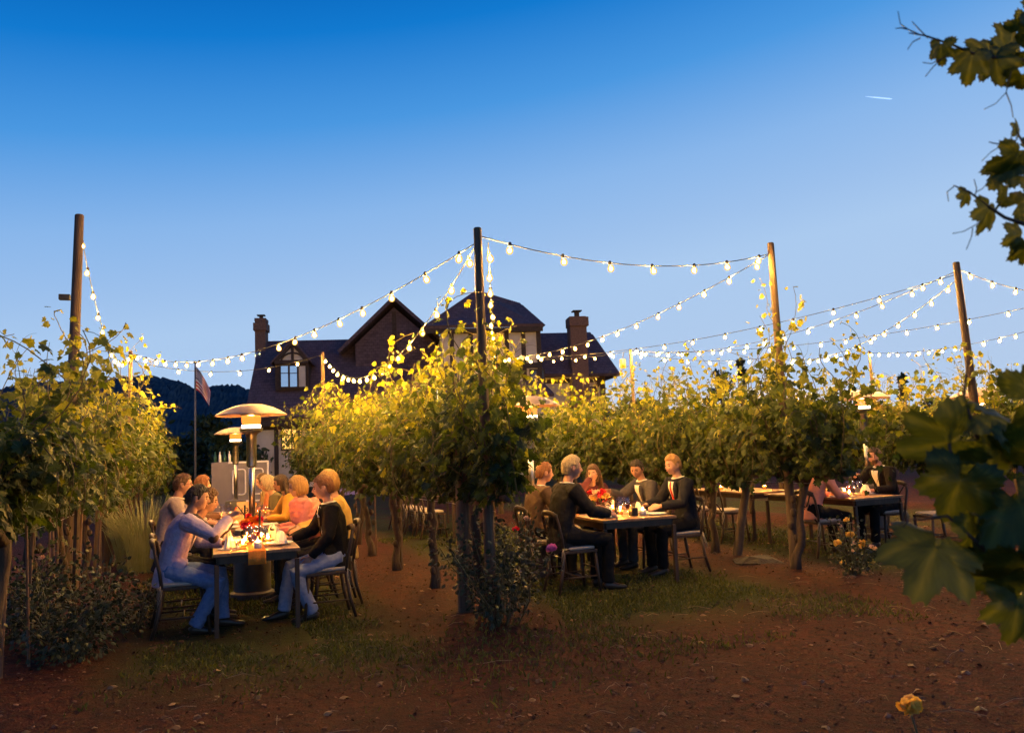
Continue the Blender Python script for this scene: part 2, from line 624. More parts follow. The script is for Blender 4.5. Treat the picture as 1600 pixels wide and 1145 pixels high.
def fallen_leaves():
    rng = np.random.default_rng(66); n = 500
    y = 2.2 + 9 * rng.random(n) ** 1.3; x = -2.5 + 11 * rng.random(n) + .25 * y
    P = np.stack([x, y, [ground_z(a, b) + .012 for a, b in zip(x, y)]], 1)
    t = rng.normal(0, 1, (n, 3)); t[:, 2] *= .15
    nn = rng.normal(0, .35, (n, 3)); nn[:, 2] = 1
    V, F, var = stamp(LEAF2V * np.array([1, 1, 2.2]), LEAF2F, P, t, nn, .03 + .045 * rng.random(n), rng.random(n))
    tag(link("fallen_leaves", mesh_np("fallen_leaves", V, F, leafmat("dry_leaf", (.05, .025, .012), (.12, .06, .03), (.24, .14, .06), trans=.15), var)), "dry curled vine leaves fallen on the soil", "leaves", None, "stuff")


fallen_leaves()

# ------------------------------------------------------------------ hills and far trees
def hills():
    # silhouette heights (degrees above the horizon) by azimuth from +Y towards +X, a wooded ridge about a kilometre away
    prof = [(-60, 4.0), (-40, 5.2), (-20, 4.6), (-12, 5.0), (-6, 5.6), (-4, 5.75), (-2.2, 5.45), (-.9, 5.0), (.5, 5.15), (2, 5.0), (6, 4.5), (14, 3.6), (30, 2.2), (45, 1.6), (60, 1.2), (80, 1.0)]
    az = np.arange(-60, 80, .12)
    el = np.interp(az, [p[0] for p in prof], [p[1] for p in prof])
    D0, D1 = 700.0, 1150.0
    rows = 26
    V = np.zeros((rows, len(az), 3))
    for i, a in enumerate(az):
        hz = D1 * math.tan(R(el[i])) + 1.6
        for j in range(rows):
            t = j / (rows - 1)
            d = D0 + (D1 - D0) * t
            z = hz * (t ** .85)
            z += (9 * fbm2(a * 1.2, t * 6, 7.7, 3, .5) + 3.2 * noise.noise((a * 6.5, t * 40, 2))) * (.3 + t) if t > 0 else -3
            V[j, i] = (d * math.sin(R(a)), d * math.cos(R(a)), z)
    nx = len(az)
    idx = np.arange(nx * rows).reshape(rows, nx)
    F = np.stack([idx[:-1, :-1], idx[:-1, 1:], idx[1:, 1:], idx[1:, :-1]], -1).reshape(-1, 4)
    m = pm("haze_tinted_hillside", (.030, .045, .055), (.055, .075, .09), scale=.03, rough=1, spec=.0, detail=8)  # distance haze is put into the colour as a blue cast
    tag(link("hills", mesh_np("hills", V.reshape(-1, 3), F, m, smooth=False)), "wooded ridge rising behind the house", None, None, "structure")


hills()


def far_tree(name, label, px, py_top, dist, width, seed, conical=False, base_z=0.0, leaf=.35, n=1500, group=None):
    top = at_dist(px, py_top, dist)
    h = top.z - base_z
    rng = np.random.default_rng(seed)
    t = thing(name, label, "tree", (top.x, top.y, base_z), rng.random() * 6, group)
    mb = MB()
    mb.sweep([(0, 0, -.1), (.05, 0, h * .35), (0, .05, h * .7)], [.03 * h * .6, .02 * h * .6, .008 * h * .6], n=7)
    for k in range(6):
        a = k * 1.05 + seed; z = h * (.3 + .07 * k); l = width * .33 * (1 - .08 * k)
        mb.sweep([(0, 0, z), (math.cos(a) * l * .6, math.sin(a) * l * .6, z + .06 * h), (math.cos(a) * l, math.sin(a) * l, z + .14 * h)], [.012 * h * .6, .008 * h * .6, .003 * h * .6], n=5)
    mb.obj("trunk", BARK, t, smooth=True)
    # clumps of leaves
    P, Nn = [], []
    nc = 46
    for k in range(nc):
        u = rng.random()
        z = h * (.12 + .86 * u)
        if conical: rmax = width / 2 * (1 - u * .92)
        else: rmax = width / 2 * math.sin(math.pi * (.12 + .83 * u)) ** .6
        a = rng.random() * 6.28; r = rmax * rng.random() ** .5 * .85
        cs = (width * .15) * (.5 + rng.random()) * (1 - .55 * u if conical else 1)
        m = n // nc
        d = rng.normal(0, 1, (m, 3)); d /= np.linalg.norm(d, axis=1, keepdims=True)
        q = np.array([r * math.cos(a), r * math.sin(a), z]) + d * cs * rng.random((m, 1)) ** .4 * np.array([1, 1, .75])
        q[:, 2] = np.minimum(q[:, 2], h)
        P.append(q); Nn.append(d)
    P = np.concatenate(P); Nn = np.concatenate(Nn) + rng.normal(0, .5, (len(P), 3))
    V, F, var = stamp(OVALV, OVALF, P, rng.normal(0, 1, P.shape), Nn, leaf * (.6 + .8 * rng.random(len(P))), np.clip(rng.normal(.4, .28, len(P)), 0, 1))
    tag(link("crown", mesh_np("crown", V, F, TREELEAF, var), t), kind="stuff")
    return t


far_tree("broadleaf_tree", "dark rounded tree right of the flagpole in front of the hill", 326, 655, 44, 3.6, 1, n=2400)
far_tree("broadleaf_tree", "low dark tree left of the flagpole below the wooded hill", 262, 688, 42, 4.4, 2, n=2600)
far_tree("broadleaf_tree", "dark bushy tree close behind the paneled bar and heaters", 366, 690, 40, 3.6, 3, n=2400)
far_tree("conifer_tree", "slim dark green conifer between flagpole and chimney end of house", 346, 668, 38, 1.7, 4, conical=True, n=1800)
far_tree("cypress_tree", "tall narrow dark cypress poking above vines right of the house", 1156, 553, 55, 1.5, 5, conical=True, n=2000, leaf=.28)
far_tree("broadleaf_tree", "short dark treetop beside the tall cypress above the vines", 1124, 578, 60, 2.6, 6, n=1600, leaf=.3)
far_tree("cypress_tree", "short dark cypress tip above the vines by the orange heater", 1408, 580, 50, 1.2, 7, conical=True, n=1500, leaf=.28)
for i, (px, d, w, lab) in enumerate(((205, 52, 6, "dark tree mass below the hill behind the far lane poles"), (175, 50, 6, "dark tree behind the tall dark pole's vine row"), (1010, 70, 8, "dark tree behind the vines just right of the house"), (1260, 72, 9, "dark tree far behind the red-tie man's vine row"), (1480, 70, 9, "dark tree far behind the leaning pole"))):
    far_tree("broadleaf_tree", lab, px, 655 if px < 400 else 628, d, w, 20 + i, n=1800, leaf=.5)

# pale ornamental grass clump behind the first vine row
def grass_clump():
    c = on_ground(262, 838)
    c = Vector((-.9, 13.2, 0))
    rng = np.random.default_rng(31)
    t = thing("ornamental_grass", "pale feathery grass clump behind the man in glasses", "grass clump", c)
    mb = MB()
    for i in range(520):
        a = rng.random() * 6.28; r = .35 * rng.random() ** .5; l = .7 + .55 * rng.random(); s = .35 + .5 * rng.random()
        b = Vector((r * math.cos(a), r * math.sin(a), 0)); o = Vector((math.cos(a), math.sin(a), 0))
        mb.sweep([b, b + o * (.25 * s * l) + Vector((0, 0, .65 * l)), b + o * (.7 * s * l) + Vector((0, 0, .95 * l))], [.004, .004, .001], n=3)
    tag(mb.obj("blades", pm("pale_grass", (.12, .14, .06), (.24, .25, .13), scale=4, rough=.8), t), kind="stuff")


grass_clump()

# ------------------------------------------------------------------ the timbered house
ROOF = pm("brown_shingle_roof", (.085, .058, .072), (.15, .10, .115), scale=3, rough=.9, bump=.5, bscale=9, stretch=(1, 1, 3))
def _shingles():
    t = ROOF.node_tree; N, L = t.nodes, t.links
    tc = N.new("ShaderNodeTexCoord"); sp = N.new("ShaderNodeSeparateXYZ"); cb = N.new("ShaderNodeCombineXYZ")
    L.new(tc.outputs['Object'], sp.inputs[0]); L.new(sp.outputs[0], cb.inputs[0]); L.new(sp.outputs[2], cb.inputs[1])
    br = N.new("ShaderNodeTexBrick"); br.inputs['Scale'].default_value = 1.0
    br.inputs['Brick Width'].default_value = .24; br.inputs['Row Height'].default_value = .17; br.inputs['Mortar Size'].default_value = .012
    br.inputs['Color1'].default_value = (.62, .62, .62, 1); br.inputs['Color2'].default_value = (.85, .82, .82, 1); br.inputs['Mortar'].default_value = (.45, .45, .45, 1)
    L.new(cb.outputs[0], br.inputs['Vector'])
    b = N["Principled BSDF"]; src = b.inputs['Base Color'].links[0].from_socket
    mx = N.new("ShaderNodeMix"); mx.data_type = 'RGBA'; mx.blend_type = 'MULTIPLY'; mx.inputs[0].default_value = 1
    L.new(src, mx.inputs[6]); L.new(br.outputs[0], mx.inputs[7]); L.new(mx.outputs[2], b.inputs['Base Color'])


_shingles()
STUCCO = pm("cream_stucco", (.42, .36, .30), (.52, .46, .39), scale=2, rough=.9, bump=.2)
TIMBER = pm("dark_timber", (.030, .020, .016), (.055, .036, .028), scale=6, rough=.85)
BRICK = pm("brown_brick", (.10, .055, .04), (.17, .095, .07), scale=12, rough=.9, bump=.4)
PANE = pm("dark_window_glass", (.03, .035, .045), (.05, .055, .065), rough=.08, spec=.8)
LITPANE = emat("lit_window", (1.0, .62, .14), 1.15)


def house():
    D = 44.0
    az = R(13.0)                       # direction of the house from the camera
    c = CAM + Vector((math.sin(az), math.cos(az), 0)) * D
    rt = Vector((math.cos(az), -math.sin(az), 0)); fw = Vector((math.sin(az), math.cos(az), 0))

    def L(px, py, dy=0.0):
        """pixel -> local (x, z) on the front plane set back by dy"""
        d = ray(px, py)
        t = ((D + dy)) / d.dot(fw)
        p = CAM + d * t
        return (p - CAM).dot(rt), p.z
    T = thing("timbered_house", "dark roofed half-timbered house with gables and brick chimneys", "house", (c.x, c.y, 0), -az)

    def roof(name, quads, thick=.18):
        mb = MB()
        for q in quads:
            q = [Vector(v) for v in q]
            n = (q[1] - q[0]).cross(q[2] - q[0]).normalized() * thick
            m = len(q)
            mb.add([*q, *[v + n for v in q]], [tuple(range(m))[::-1], tuple(range(m, 2 * m))] + [(i, (i + 1) % m, m + (i + 1) % m, m + i) for i in range(m)])
        return mb.obj(name, ROOF, T)

    def box(name, x0, x1, y0, y1, z0, z1, mat, parent=None):
        return MB().box((x0, y0, z0), (x1, y1, z1)).obj(name, mat, parent or T)
    # ---- left wing: steep roof coming down to low eaves
    xl, ze = L(394, 648); xr, _ = L(668, 640)
    _, zr = L(470, 533, 3.5)
    ze = 3.6
    roof("roof", [[(xl - .3, -.6, ze), (xr + .5, -.6, ze), (xr + .5, 4.2, zr), (xl - .3, 4.2, zr)],
                  [(xl - .3, 9.0, ze), (xl - .3, 4.2, zr), (xr + .5, 4.2, zr), (xr + .5, 9.0, ze)]])
    box("eave_board", xl - .3, xr + .5, -.66, -.58, ze - .32, ze - .02, TIMBER)
    w = MB(); w.box((xl, 0, 0), (xr, 8.4, ze + .15)); w.prism([(0.0, ze), (8.4, ze), (4.2, zr - .1)], 'x', xl, xl + .3)
    w.obj("wall", STUCCO, T)
    for k in range(9):
        x = xl + .1 + k * (xr - xl - .2) / 8
        box("timber", x - .11, x + .11, -.05, .05, 0, ze - .1, TIMBER)
    box("timber", xl, xr, -.06, .03, ze - .5, ze - .25, TIMBER)
    # lit ground floor windows
    for (a, b_, y0, y1) in ((441, 471, 660, 700), (484, 510, 657, 700), (534, 560, 657, 700)):
        x0, z1 = L(a, y0); x1, z0 = L(b_, y1)
        z1 = min(z1, ze - .35)
        wn = box("window", x0, x1, -.04, .02, z0, z1, LITPANE)
        for x in (x0 - .07, x1, (x0 + x1) / 2 - .03):
            box("frame", x, x + .07, -.10, -.045, z0, z1, TIMBER, wn)
        box("frame", x0 - .07, x1 + .07, -.11, -.046, z1, z1 + .1, TIMBER, wn)
        box("frame", x0 - .07, x1 + .07, -.11, -.046, z0 - .1, z0, TIMBER, wn)
        box("frame", x0, x1, -.10, -.045, z0 + (z1 - z0) * .6, z0 + (z1 - z0) * .6 + .05, TIMBER, wn)
    # ---- left end chimney
    x0, zt = L(396, 500, 3); x1, _ = L(412, 500, 3)
    ch = box("chimney", x0, x1 + .02, 3.4, 4.4, 0, zt, BRICK)
    box("corbel", x0 - .08, x1 + .1, 3.3, 4.5, zt - .55, zt - .1, BRICK, ch)
    box("crown_course", x0 - .02, x1 + .04, 3.38, 4.42, zt, zt + .18, BRICK, ch)
    xm = (x0 + x1) / 2
    box("flue_cap", xm - .22, xm + .22, 3.7, 4.1, zt + .38, zt + .44, TIMBER, ch)
    box("flue", xm - .10, xm + .10, 3.8, 4.0, zt + .18, zt + .38, TIMBER, ch)
    # ---- dormer with timbered pediment
    dx0, dz0 = L(430, 610, .6); dx1, dz1 = L(482, 565, .6); dxm, dzp = L(457, 534, .6)
    dm = box("dormer", dx0, dx1, .6, 4.0, dz0, dz1, TIMBER)
    pd = MB(); pd.prism([(dx0 + .1, dz1), (dx1 - .1, dz1), (dxm, dzp - .25)], 'y', .58, .8)
    pd.obj("pediment", STUCCO, dm)
    mb = MB()
    for (a, b_) in (((dx0, dz1), (dxm, dzp)), ((dx1, dz1), (dxm, dzp))):
        mb.beam((a[0], .55, a[1]), (b_[0], .55, b_[1]), .2, .22, ref=(0, 1, 0))
    mb.beam((dxm, .56, dz1), (dxm, .56, dzp - .1), .14, .12, ref=(0, 1, 0))
    for s in (-1, 1):
        q = [(dxm + s * (dx1 - dxm) * .72 * math.sin(u), .56, dz1 + .05 + (dzp - dz1) * .45 * math.cos(u) * .9) for u in (0, .4, .8, 1.2, 1.5)]
        for i in range(4): mb.beam(q[i], q[i + 1], .10, .1, ref=(0, 1, 0))
    mb.beam((dx0, .55, dz1), (dx1, .55, dz1), .2, .24, ref=(0, 1, 0))
    mb.obj("timber_frame", TIMBER, dm)
    roofs = MB()
    for s, xe in ((-1, dx0), (1, dx1)):
        q = [Vector((xe + s * .2, .4, dz1 - .1)), Vector((dxm, .4, dzp + .05)), Vector((dxm, 4.2, dzp + .05)), Vector((xe + s * .2, 4.2, dz1 - .1))]
        roofs.add(q + [v + Vector((0, 0, .13)) for v in q], [(0, 1, 2, 3), (4, 5, 6, 7), (0, 1, 5, 4), (1, 2, 6, 5), (2, 3, 7, 6), (3, 0, 4, 7)])
    roofs.obj("roof", ROOF, dm)
    for (a, b_, lit) in ((439, 450.5, 0), (453, 464.5, 0), (467, 478, 1)):
        x0, z1 = L(a, 572, .55); x1, z0 = L(b_, 604, .55)
        wn = box("window", x0, x1, .50, .57, z0, z1, STUCCO if lit else SKYPANE)
        box("frame", x0 - .05, x1 + .05, .46, .495, z0 - .08, z0, TIMBER, wn)
        box("frame", x0 - .05, x1 + .05, .46, .495, z1, z1 + .06, TIMBER, wn)
        box("frame", x0 - .05, x0, .46, .495, z0, z1, TIMBER, wn)
        box("frame", x1, x1 + .05, .46, .495, z0, z1, TIMBER, wn)
        if not lit: box("glazing_bar", x0, x1, .47, .496, (z0 + z1) / 2 + .15, (z0 + z1) / 2 + .19, TIMBER, wn)
    # ---- middle cross gable
    gx, gz = L(615, 470, 2); g0, _ = L(545, 537, 2); g1, gz1 = L(690, 537, 2)
    _, gzb = L(545, 537, 2)
    g = MB(); g.prism([(g0 + .35, gzb), (gx, gz - .35), (g1 - .35, gzb), (g1 - .35, ze), (g0 + .35, ze)], 'y', 2.2, 7)
    g.obj("gable_wall", ROOF, T)
    for s, xe, ez in ((-1, g0 - .5, gzb - .55), (1, g1 + .5, gzb - .55)):
        q = [(xe, 1.6, ez), (gx, 1.6, gz), (gx, 9, gz), (xe, 9, ez)]
        roof("roof", [q if s < 0 else q[::-1]])
    box("timber", gx - .12, gx + .12, 2.1, 2.19, gzb - .4, gz - .6, TIMBER)
    # ---- right wing: tall gable with half timbering
    px_, pz = L(745, 459, -1); w0, _ = L(690, 515, -1); w1, wzb = L(845, 530, -1)
    fx1, fz = L(812, 478, 2)
    # walls
    wall = MB(); _, wz = L(760, 512, -1)
    wall.box((w0, -1, 0), (w1, 6.5, wz - .05))
    wall.obj("wall", STUCCO, T)
    e0, ez0 = L(664, 514, -1.3); e1, _ = L(848, 514, -1.3); tx, tz = L(745, 458, 2.0); ux, uz = L(812, 478, 2.0)
    roof("roof", [[(e0, -1.35, ez0), (e1, -1.35, ez0), (ux, 2.0, uz), (tx, 2.0, tz)],
                  [(e0, -1.35, ez0), (tx, 2.0, tz), (tx, 7.5, tz), (e0, 7.5, ez0)],
                  [(tx, 2.0, tz), (ux, 2.0, uz), (ux, 7.5, uz), (tx, 7.5, tz)],
                  [(e1, -1.35, ez0), (e1 + .05, 7.5, ez0), (ux, 7.5, uz), (ux, 2.0, uz)]])
    box("eave_board", e0, e1, -1.36, -1.28, ez0 - .25, ez0 - .01, TIMBER)
    r2x0, r2z = L(838, 523, 3); r2x1, _ = L(925, 526, 3); ex, ez = L(962, 586, 0); sx_, sz = L(846, 560, -1)
    roof("roof", [[(r2x0 - 1, -.6, ez), (ex, -.6, ez - .1), (r2x1, 3.5, r2z), (r2x0 - 1, 3.5, r2z)],
                  [(ex, -.6, ez - .1), (ex, 7.5, ez - .1), (r2x1, 3.5, r2z)],
                  [(r2x0 - 1, 7.5, ez), (r2x0 - 1, 3.5, r2z), (r2x1, 3.5, r2z), (ex, 7.5, ez - .1)]])
    we, _ = L(945, 600, 0)
    MB().box((w1, .2, 0), (we, 6.8, ez)).obj("wall", STUCCO, T)
    # timbers on the right wing
    for px in (706, 736, 772, 792, 818, 842):
        x, _ = L(px, 540, -1.05)
        zt = wz - .06
        box("timber", x - .12, x + .12, -1.07, -.96, 0, zt, TIMBER)
    _, zb = L(760, 572, -1.05)
    box("timber", w0, w1, -1.09, -.95, zb - .18, zb + .12, TIMBER)
    box("timber", w0, w1, -1.09, -.95, wz - .3, wz - .07, TIMBER)
    for (a, b_) in ((914, 918), (937, 945)):
        x0, _ = L(a, 600, .2); x1, _ = L(b_, 600, .2)
        box("timber", x0, x1, .1, .24, 0, ez, TIMBER)
    xa, za = L(917, 632, .1); xb, zb2 = L(938, 594, .1)
    MB().beam((xa, .12, za), (xb, .12, zb2), .2, .1, ref=(0, 1, 0)).obj("timber", TIMBER, T)
    box("timber", w1, we, .08, .26, ez - .35, ez - .1, TIMBER)
    for (a, b_, y0, y1, yy) in ((696, 716, 582, 628, -1.06), (829, 850, 579, 602, -1.06), (748, 768, 586, 640, -1.06), (920, 934, 606, 640, .14)):
        x0, z1 = L(a, y0, yy); x1, z0 = L(b_, y1, yy)
        wn = box("window", x0, x1, yy, yy + .08, z0, z1, PANE)
        for q in ((x0 - .07, x0, z0, z1), (x1, x1 + .07, z0, z1), (x0 - .07, x1 + .07, z0 - .08, z0), (x0 - .07, x1 + .07, z1, z1 + .08), ((x0 + x1) / 2 - .03, (x0 + x1) / 2 + .03, z0, z1)):
            box("frame", q[0], q[1], yy - .06, yy + .02 if q[0] != (x0 + x1) / 2 - .03 else yy - .003, q[2], q[3], TIMBER, wn)
    # pent roof over the ground floor bay
    p0, pz0 = L(783, 622, -3); p1, _ = L(866, 626, -3); q0, qz = L(800, 600, -1); q1, _ = L(846, 602, -1)
    roof("pent_roof", [[(p0, -3, pz0), (p1, -3, pz0), (q1, -.95, qz), (q0, -.95, qz)]])
    MB().box((p0 + .3, -2.7, 0), (p1 - .3, -1.05, pz0 + .02)).obj("bay_wall", STUCCO, T)
    # right chimney
    x0, zt = L(882, 500, .5); x1, _ = L(911, 500, .5)
    cx0, zc = L(884, 520, .5); cx1, _ = L(909, 520, .5)
    ch = box("chimney", cx0, cx1, -.75, .15, 0, zt, BRICK)
    box("corbel", x0, x1, -.85, .25, zt - .55, zt - .05, BRICK, ch)
    xm = (x0 + x1) / 2
    box("flue", xm - .12, xm + .12, -.45, -.2, zt, zt + .32, TIMBER, ch)
    box("flue_cap", xm - .25, xm + .25, -.6, -.05, zt + .32, zt + .38, TIMBER, ch)


SKYPANE = pm("sky_reflecting_pane", (.55, .62, .7), (.6, .66, .74), rough=.03, metal=1.0)
house()

# ------------------------------------------------------------------ flagpole and flag
def flag():
    b = at_dist(305, 721, 33.0); b.z = 0
    top = at_dist(306, 566, 33.0).z
    t = thing("flagpole", "slim flagpole beside the wooded hill", "flagpole", b)
    MB().sweep([(0, 0, -.1), (0, 0, top * .6), (0, 0, top)], [.05, .042, .03], n=10).obj("pole", pm("dull_pole_metal", (.10, .09, .085), (.16, .14, .13), rough=.5), t, smooth=True)
    MB().ball((0, 0, top + .05), .06).obj("finial", pm("brass_finial", (.4, .28, .1), rough=.4, metal=1), t, smooth=True)
    m, nt_, bs = _bsdf("flag_cloth")
    N, L = nt_.nodes, nt_.links
    at = N.new("ShaderNodeAttribute"); at.attribute_name = "fuv"
    sp = N.new("ShaderNodeSeparateXYZ"); L.new(at.outputs['Vector'], sp.inputs[0])

    def mth(op, a, b_):
        x = N.new("ShaderNodeMath"); x.operation = op
        for i, v in enumerate((a, b_)):
            if isinstance(v, (int, float)): x.inputs[i].default_value = v
            else: L.new(v, x.inputs[i])
        return x.outputs[0]
    st = mth('MODULO', mth('FLOOR', mth('MULTIPLY', sp.outputs[1], 13), 0), 2)
    mx = N.new("ShaderNodeMix"); mx.data_type = 'RGBA'
    mx.inputs[6].default_value = (.45, .03, .04, 1); mx.inputs[7].default_value = (.75, .73, .7, 1)
    L.new(st, mx.inputs[0])
    can = mth('MULTIPLY', mth('LESS_THAN', sp.outputs[0], .4), mth('GREATER_THAN', sp.outputs[1], 6 / 13))
    fx = mth('SUBTRACT', mth('FRACT', mth('MULTIPLY', sp.outputs[0], 15), 0), .5)
    fy = mth('SUBTRACT', mth('FRACT', mth('MULTIPLY', sp.outputs[1], 9.3), 0), .5)
    star = mth('LESS_THAN', mth('ADD', mth('MULTIPLY', fx, fx), mth('MULTIPLY', fy, fy)), .07)
    cc = N.new("ShaderNodeMix"); cc.data_type = 'RGBA'
    cc.inputs[6].default_value = (.02, .03, .12, 1); cc.inputs[7].default_value = (.75, .73, .7, 1)
    L.new(star, cc.inputs[0])
    m2 = N.new("ShaderNodeMix"); m2.data_type = 'RGBA'
    L.new(can, m2.inputs[0]); L.new(mx.outputs[2], m2.inputs[6]); L.new(cc.outputs[2], m2.inputs[7])
    L.new(m2.outputs[2], bs.inputs['Base Color']); bs.inputs['Roughness'].default_value = .85
    # limp cloth: fly end droops, folds run from hoist down
    nu, nv = 40, 20
    Hh, Wd = .95, 1.6
    V, UV = [], []
    for j in range(nv + 1):
        v = j / nv
        for i in range(nu + 1):
            u = i / nu
            x = .03 + .62 * u ** .85 - .25 * u * (1 - v) * .3
            z = top - .15 - Hh * (1 - v) * (1 - .35 * u) - 1.05 * u ** 1.15
            y = .10 * math.sin(u * 9 + v * 3) * u ** .5 + .05 * math.sin(v * 8 + u * 4)
            V.append((x * math.cos(-.37), y - x * .3, z)); UV.append((u, v, 0))
    F = [(j * (nu + 1) + i, j * (nu + 1) + i + 1, (j + 1) * (nu + 1) + i + 1, (j + 1) * (nu + 1) + i) for j in range(nv) for i in range(nu)]
    me = mesh_np("flag", V, F, m, smooth=True)
    a = me.attributes.new("fuv", 'FLOAT_VECTOR', 'POINT'); a.data.foreach_set("vector", np.array(UV, dtype=np.float32).ravel())
    fo = link("flag", me, None, loc=b)
    so = fo.modifiers.new("cloth", 'SOLIDIFY'); so.thickness = .008
    tag(fo, "limp red and white striped flag with starred canton", "flag")


flag()

# thin vapour trail high in the sky, its sunlit paleness put in as emission
_a, _b = at_dist(1352, 151, 6000), at_dist(1394, 155, 6000)
ct = MB().sweep([_a, _a.lerp(_b, .4), _b.lerp(_a, .1), _b], [1, 5, 5, 1.5], n=8)
tag(ct.obj("vapour_trail", emat("vapour_sun_glow", (.42, .60, .88), 1.0), smooth=True), "short pale vapour trail high in the blue sky", None, None, "structure")

# ------------------------------------------------------------------ grapevines
def vine_crown(seed, length=1.9, top=2.45, leaves=2000, lod=0, wide=.42, wild=1.0, low=1.0):
    """canes from a cordon with leaves along them -> (crown mesh, cane mesh)"""
    rng = np.random.default_rng(seed)
    canes = MB()
    P, T, Nn, Sz = [], [], [], []
    ncane = 46
    per = leaves // ncane
    for k in range(ncane):
        y = length * (k / ncane - .5) + rng.normal(0, .06)
        side = 1 if k % 2 else -1
        p = np.array([rng.normal(0, .05), y, low + .12 + rng.random() * .1])
        d = np.array([side * rng.random() * .5, rng.normal(0, .25), 1.0])
        tall = (top - low) * (.5 + .5 * rng.random()) * 1.25 * (1 + .22 * math.sin(y * 4.1 + seed) + .12 * math.sin(y * 9.3 + seed * 2))
        if rng.random() < .12 * wild: tall *= 1.22
        n = max(6, int(tall / .11)) + (5 if rng.random() < .2 else 0)
        pts = [p.copy()]
        droop = rng.random() < .62
        floor = low - (.1 if rng.random() < .8 else .5)
        for i in range(n):
            f = i / n
            d = d + np.array([side * .16 * (f > .3), 0, 0]) + rng.normal(0, .10, 3)
            if droop and f > .38: d[2] -= .42
            if abs(p[0]) > wide: d[0] -= .45 * np.sign(p[0])
            if p[2] > top + .05: d[2] -= .18
            d /= np.linalg.norm(d)
            p = p + d * .11
            if p[2] < floor: break
            pts.append(p.copy())
        canes.sweep(pts, [.006 * (1 - .75 * i / len(pts)) + .0015 for i in range(len(pts))], n=4)
        pts = np.array(pts)
        m = len(pts) - 1
        for q in range(per):
            f = (q + rng.random()) / per * m
            i = min(int(f), m - 1)
            c = pts[i] * (1 - f + i) + pts[i + 1] * (f - i)
            off = rng.normal(0, 1, 3); off[2] *= .6; off /= np.linalg.norm(off)
            c = c + off * (.05 + .10 * rng.random())
            P.append(c)
            outw = np.array([np.sign(c[0]) if abs(c[0]) > .1 else rng.normal(0, 1), rng.normal(0, .5), .55])
            Nn.append(outw + rng.normal(0, .45, 3))
            t = off * .7 + np.array([0, 0, -.65]) + rng.normal(0, .35, 3)
            T.append(t)
            Sz.append((.06 + .085 * rng.random() ** 1.5) * (1 - .5 * (f / m) ** 3))
    P, T, Nn, Sz = map(np.array, (P, T, Nn, Sz))
    tv, tf = (LEAFV, LEAFF) if lod == 0 else (LEAF2V, LEAF2F)
    var = np.clip(rng.normal(.42, .2, len(P)) + .42 * (P[:, 2] - 1.85), 0, 1)  # young leaves paler higher up; the steep rise also paints in bulb-lit tops
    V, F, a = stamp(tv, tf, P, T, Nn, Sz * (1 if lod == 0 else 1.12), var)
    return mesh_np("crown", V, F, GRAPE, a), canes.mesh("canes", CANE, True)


def vine_trunk(seed, low=1.0, length=1.7):
    rr = random.Random(seed)
    mb = MB()
    pts = [(0, 0, -.08)]; x = y = 0
    for i in range(1, 8):
        x += rr.uniform(-.045, .045); y += rr.uniform(-.05, .05)
        pts.append((x, y, low * i / 7))
    mb.sweep(pts, [.075, .055, .046, .05, .041, .046, .045, .052], n=9)
    for s in (-1, 1):
        q = [(x, y, low - .03)]
        for i in range(1, 6):
            q.append((x * (1 - i / 5) + rr.uniform(-.02, .02), y + s * length / 2 * i / 5, low + .08 + rr.uniform(-.025, .025)))
        mb.sweep(q, [.045, .036, .03, .027, .024, .018], n=7)
    for k in range(5):
        z = low * (.2 + .15 * k); a = rr.random() * 6.28
        mb.ball((math.cos(a) * .035, math.sin(a) * .035, z), (.035, .035, .05), n=6, m=5)
    return mb.mesh("trunk", BARK, True)


ORD = ["first", "second", "third", "fourth", "fifth", "sixth", "seventh", "eighth", "ninth", "tenth", "eleventh", "twelfth", "thirteenth", "fourteenth", "fifteenth", "sixteenth", "seventeenth"]
ROWDESC = {'A': "row behind the lavender-jacketed man", 'B': "row between the two nearest dining tables",
           'C': "row behind the red-tie man", 'D': "row behind the third table", 'E': "outermost vine row beyond the third table"}
ROWSTART = {'A': 6.9, 'B': 7.22, 'C': 7.75, 'D': 8.6, 'E': 9.2}
ROWCOUNT = {'A': 9, 'B': 8, 'C': 9, 'D': 9, 'E': 6}
NEAR = {('A', 0): 2600, ('A', 1): 2400, ('A', 2): 2400, ('B', 0): 2700, ('B', 1): 2300, ('B', 2): 2200, ('C', 0): 2300, ('C', 1): 2200, ('C', 2): 2200, ('D', 0): 2200, ('D', 1): 2000}
SPC = 1.7
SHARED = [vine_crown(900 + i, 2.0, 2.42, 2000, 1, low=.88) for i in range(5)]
TRUNKS = [vine_trunk(70 + i) for i in range(5)]
_lv = LEAFV.copy()
LEAFMESH = [mesh_np("leaf", LEAFV, LEAFF, GRAPE, np.full(len(LEAFV), v)) for v in (.35, .55, .8)]
STAKE = MB().box((-.022, -.022, -.1), (.022, .022, 1.75)).mesh("stake", POSTWOOD)
THINSTAKE = MB().sweep([(0, 0, -.1), (0, 0, 1.6)], .011, n=6).mesh("thin_stake", pm("rusty_stake", (.10, .055, .035), (.17, .10, .065), rough=.8, metal=.2))


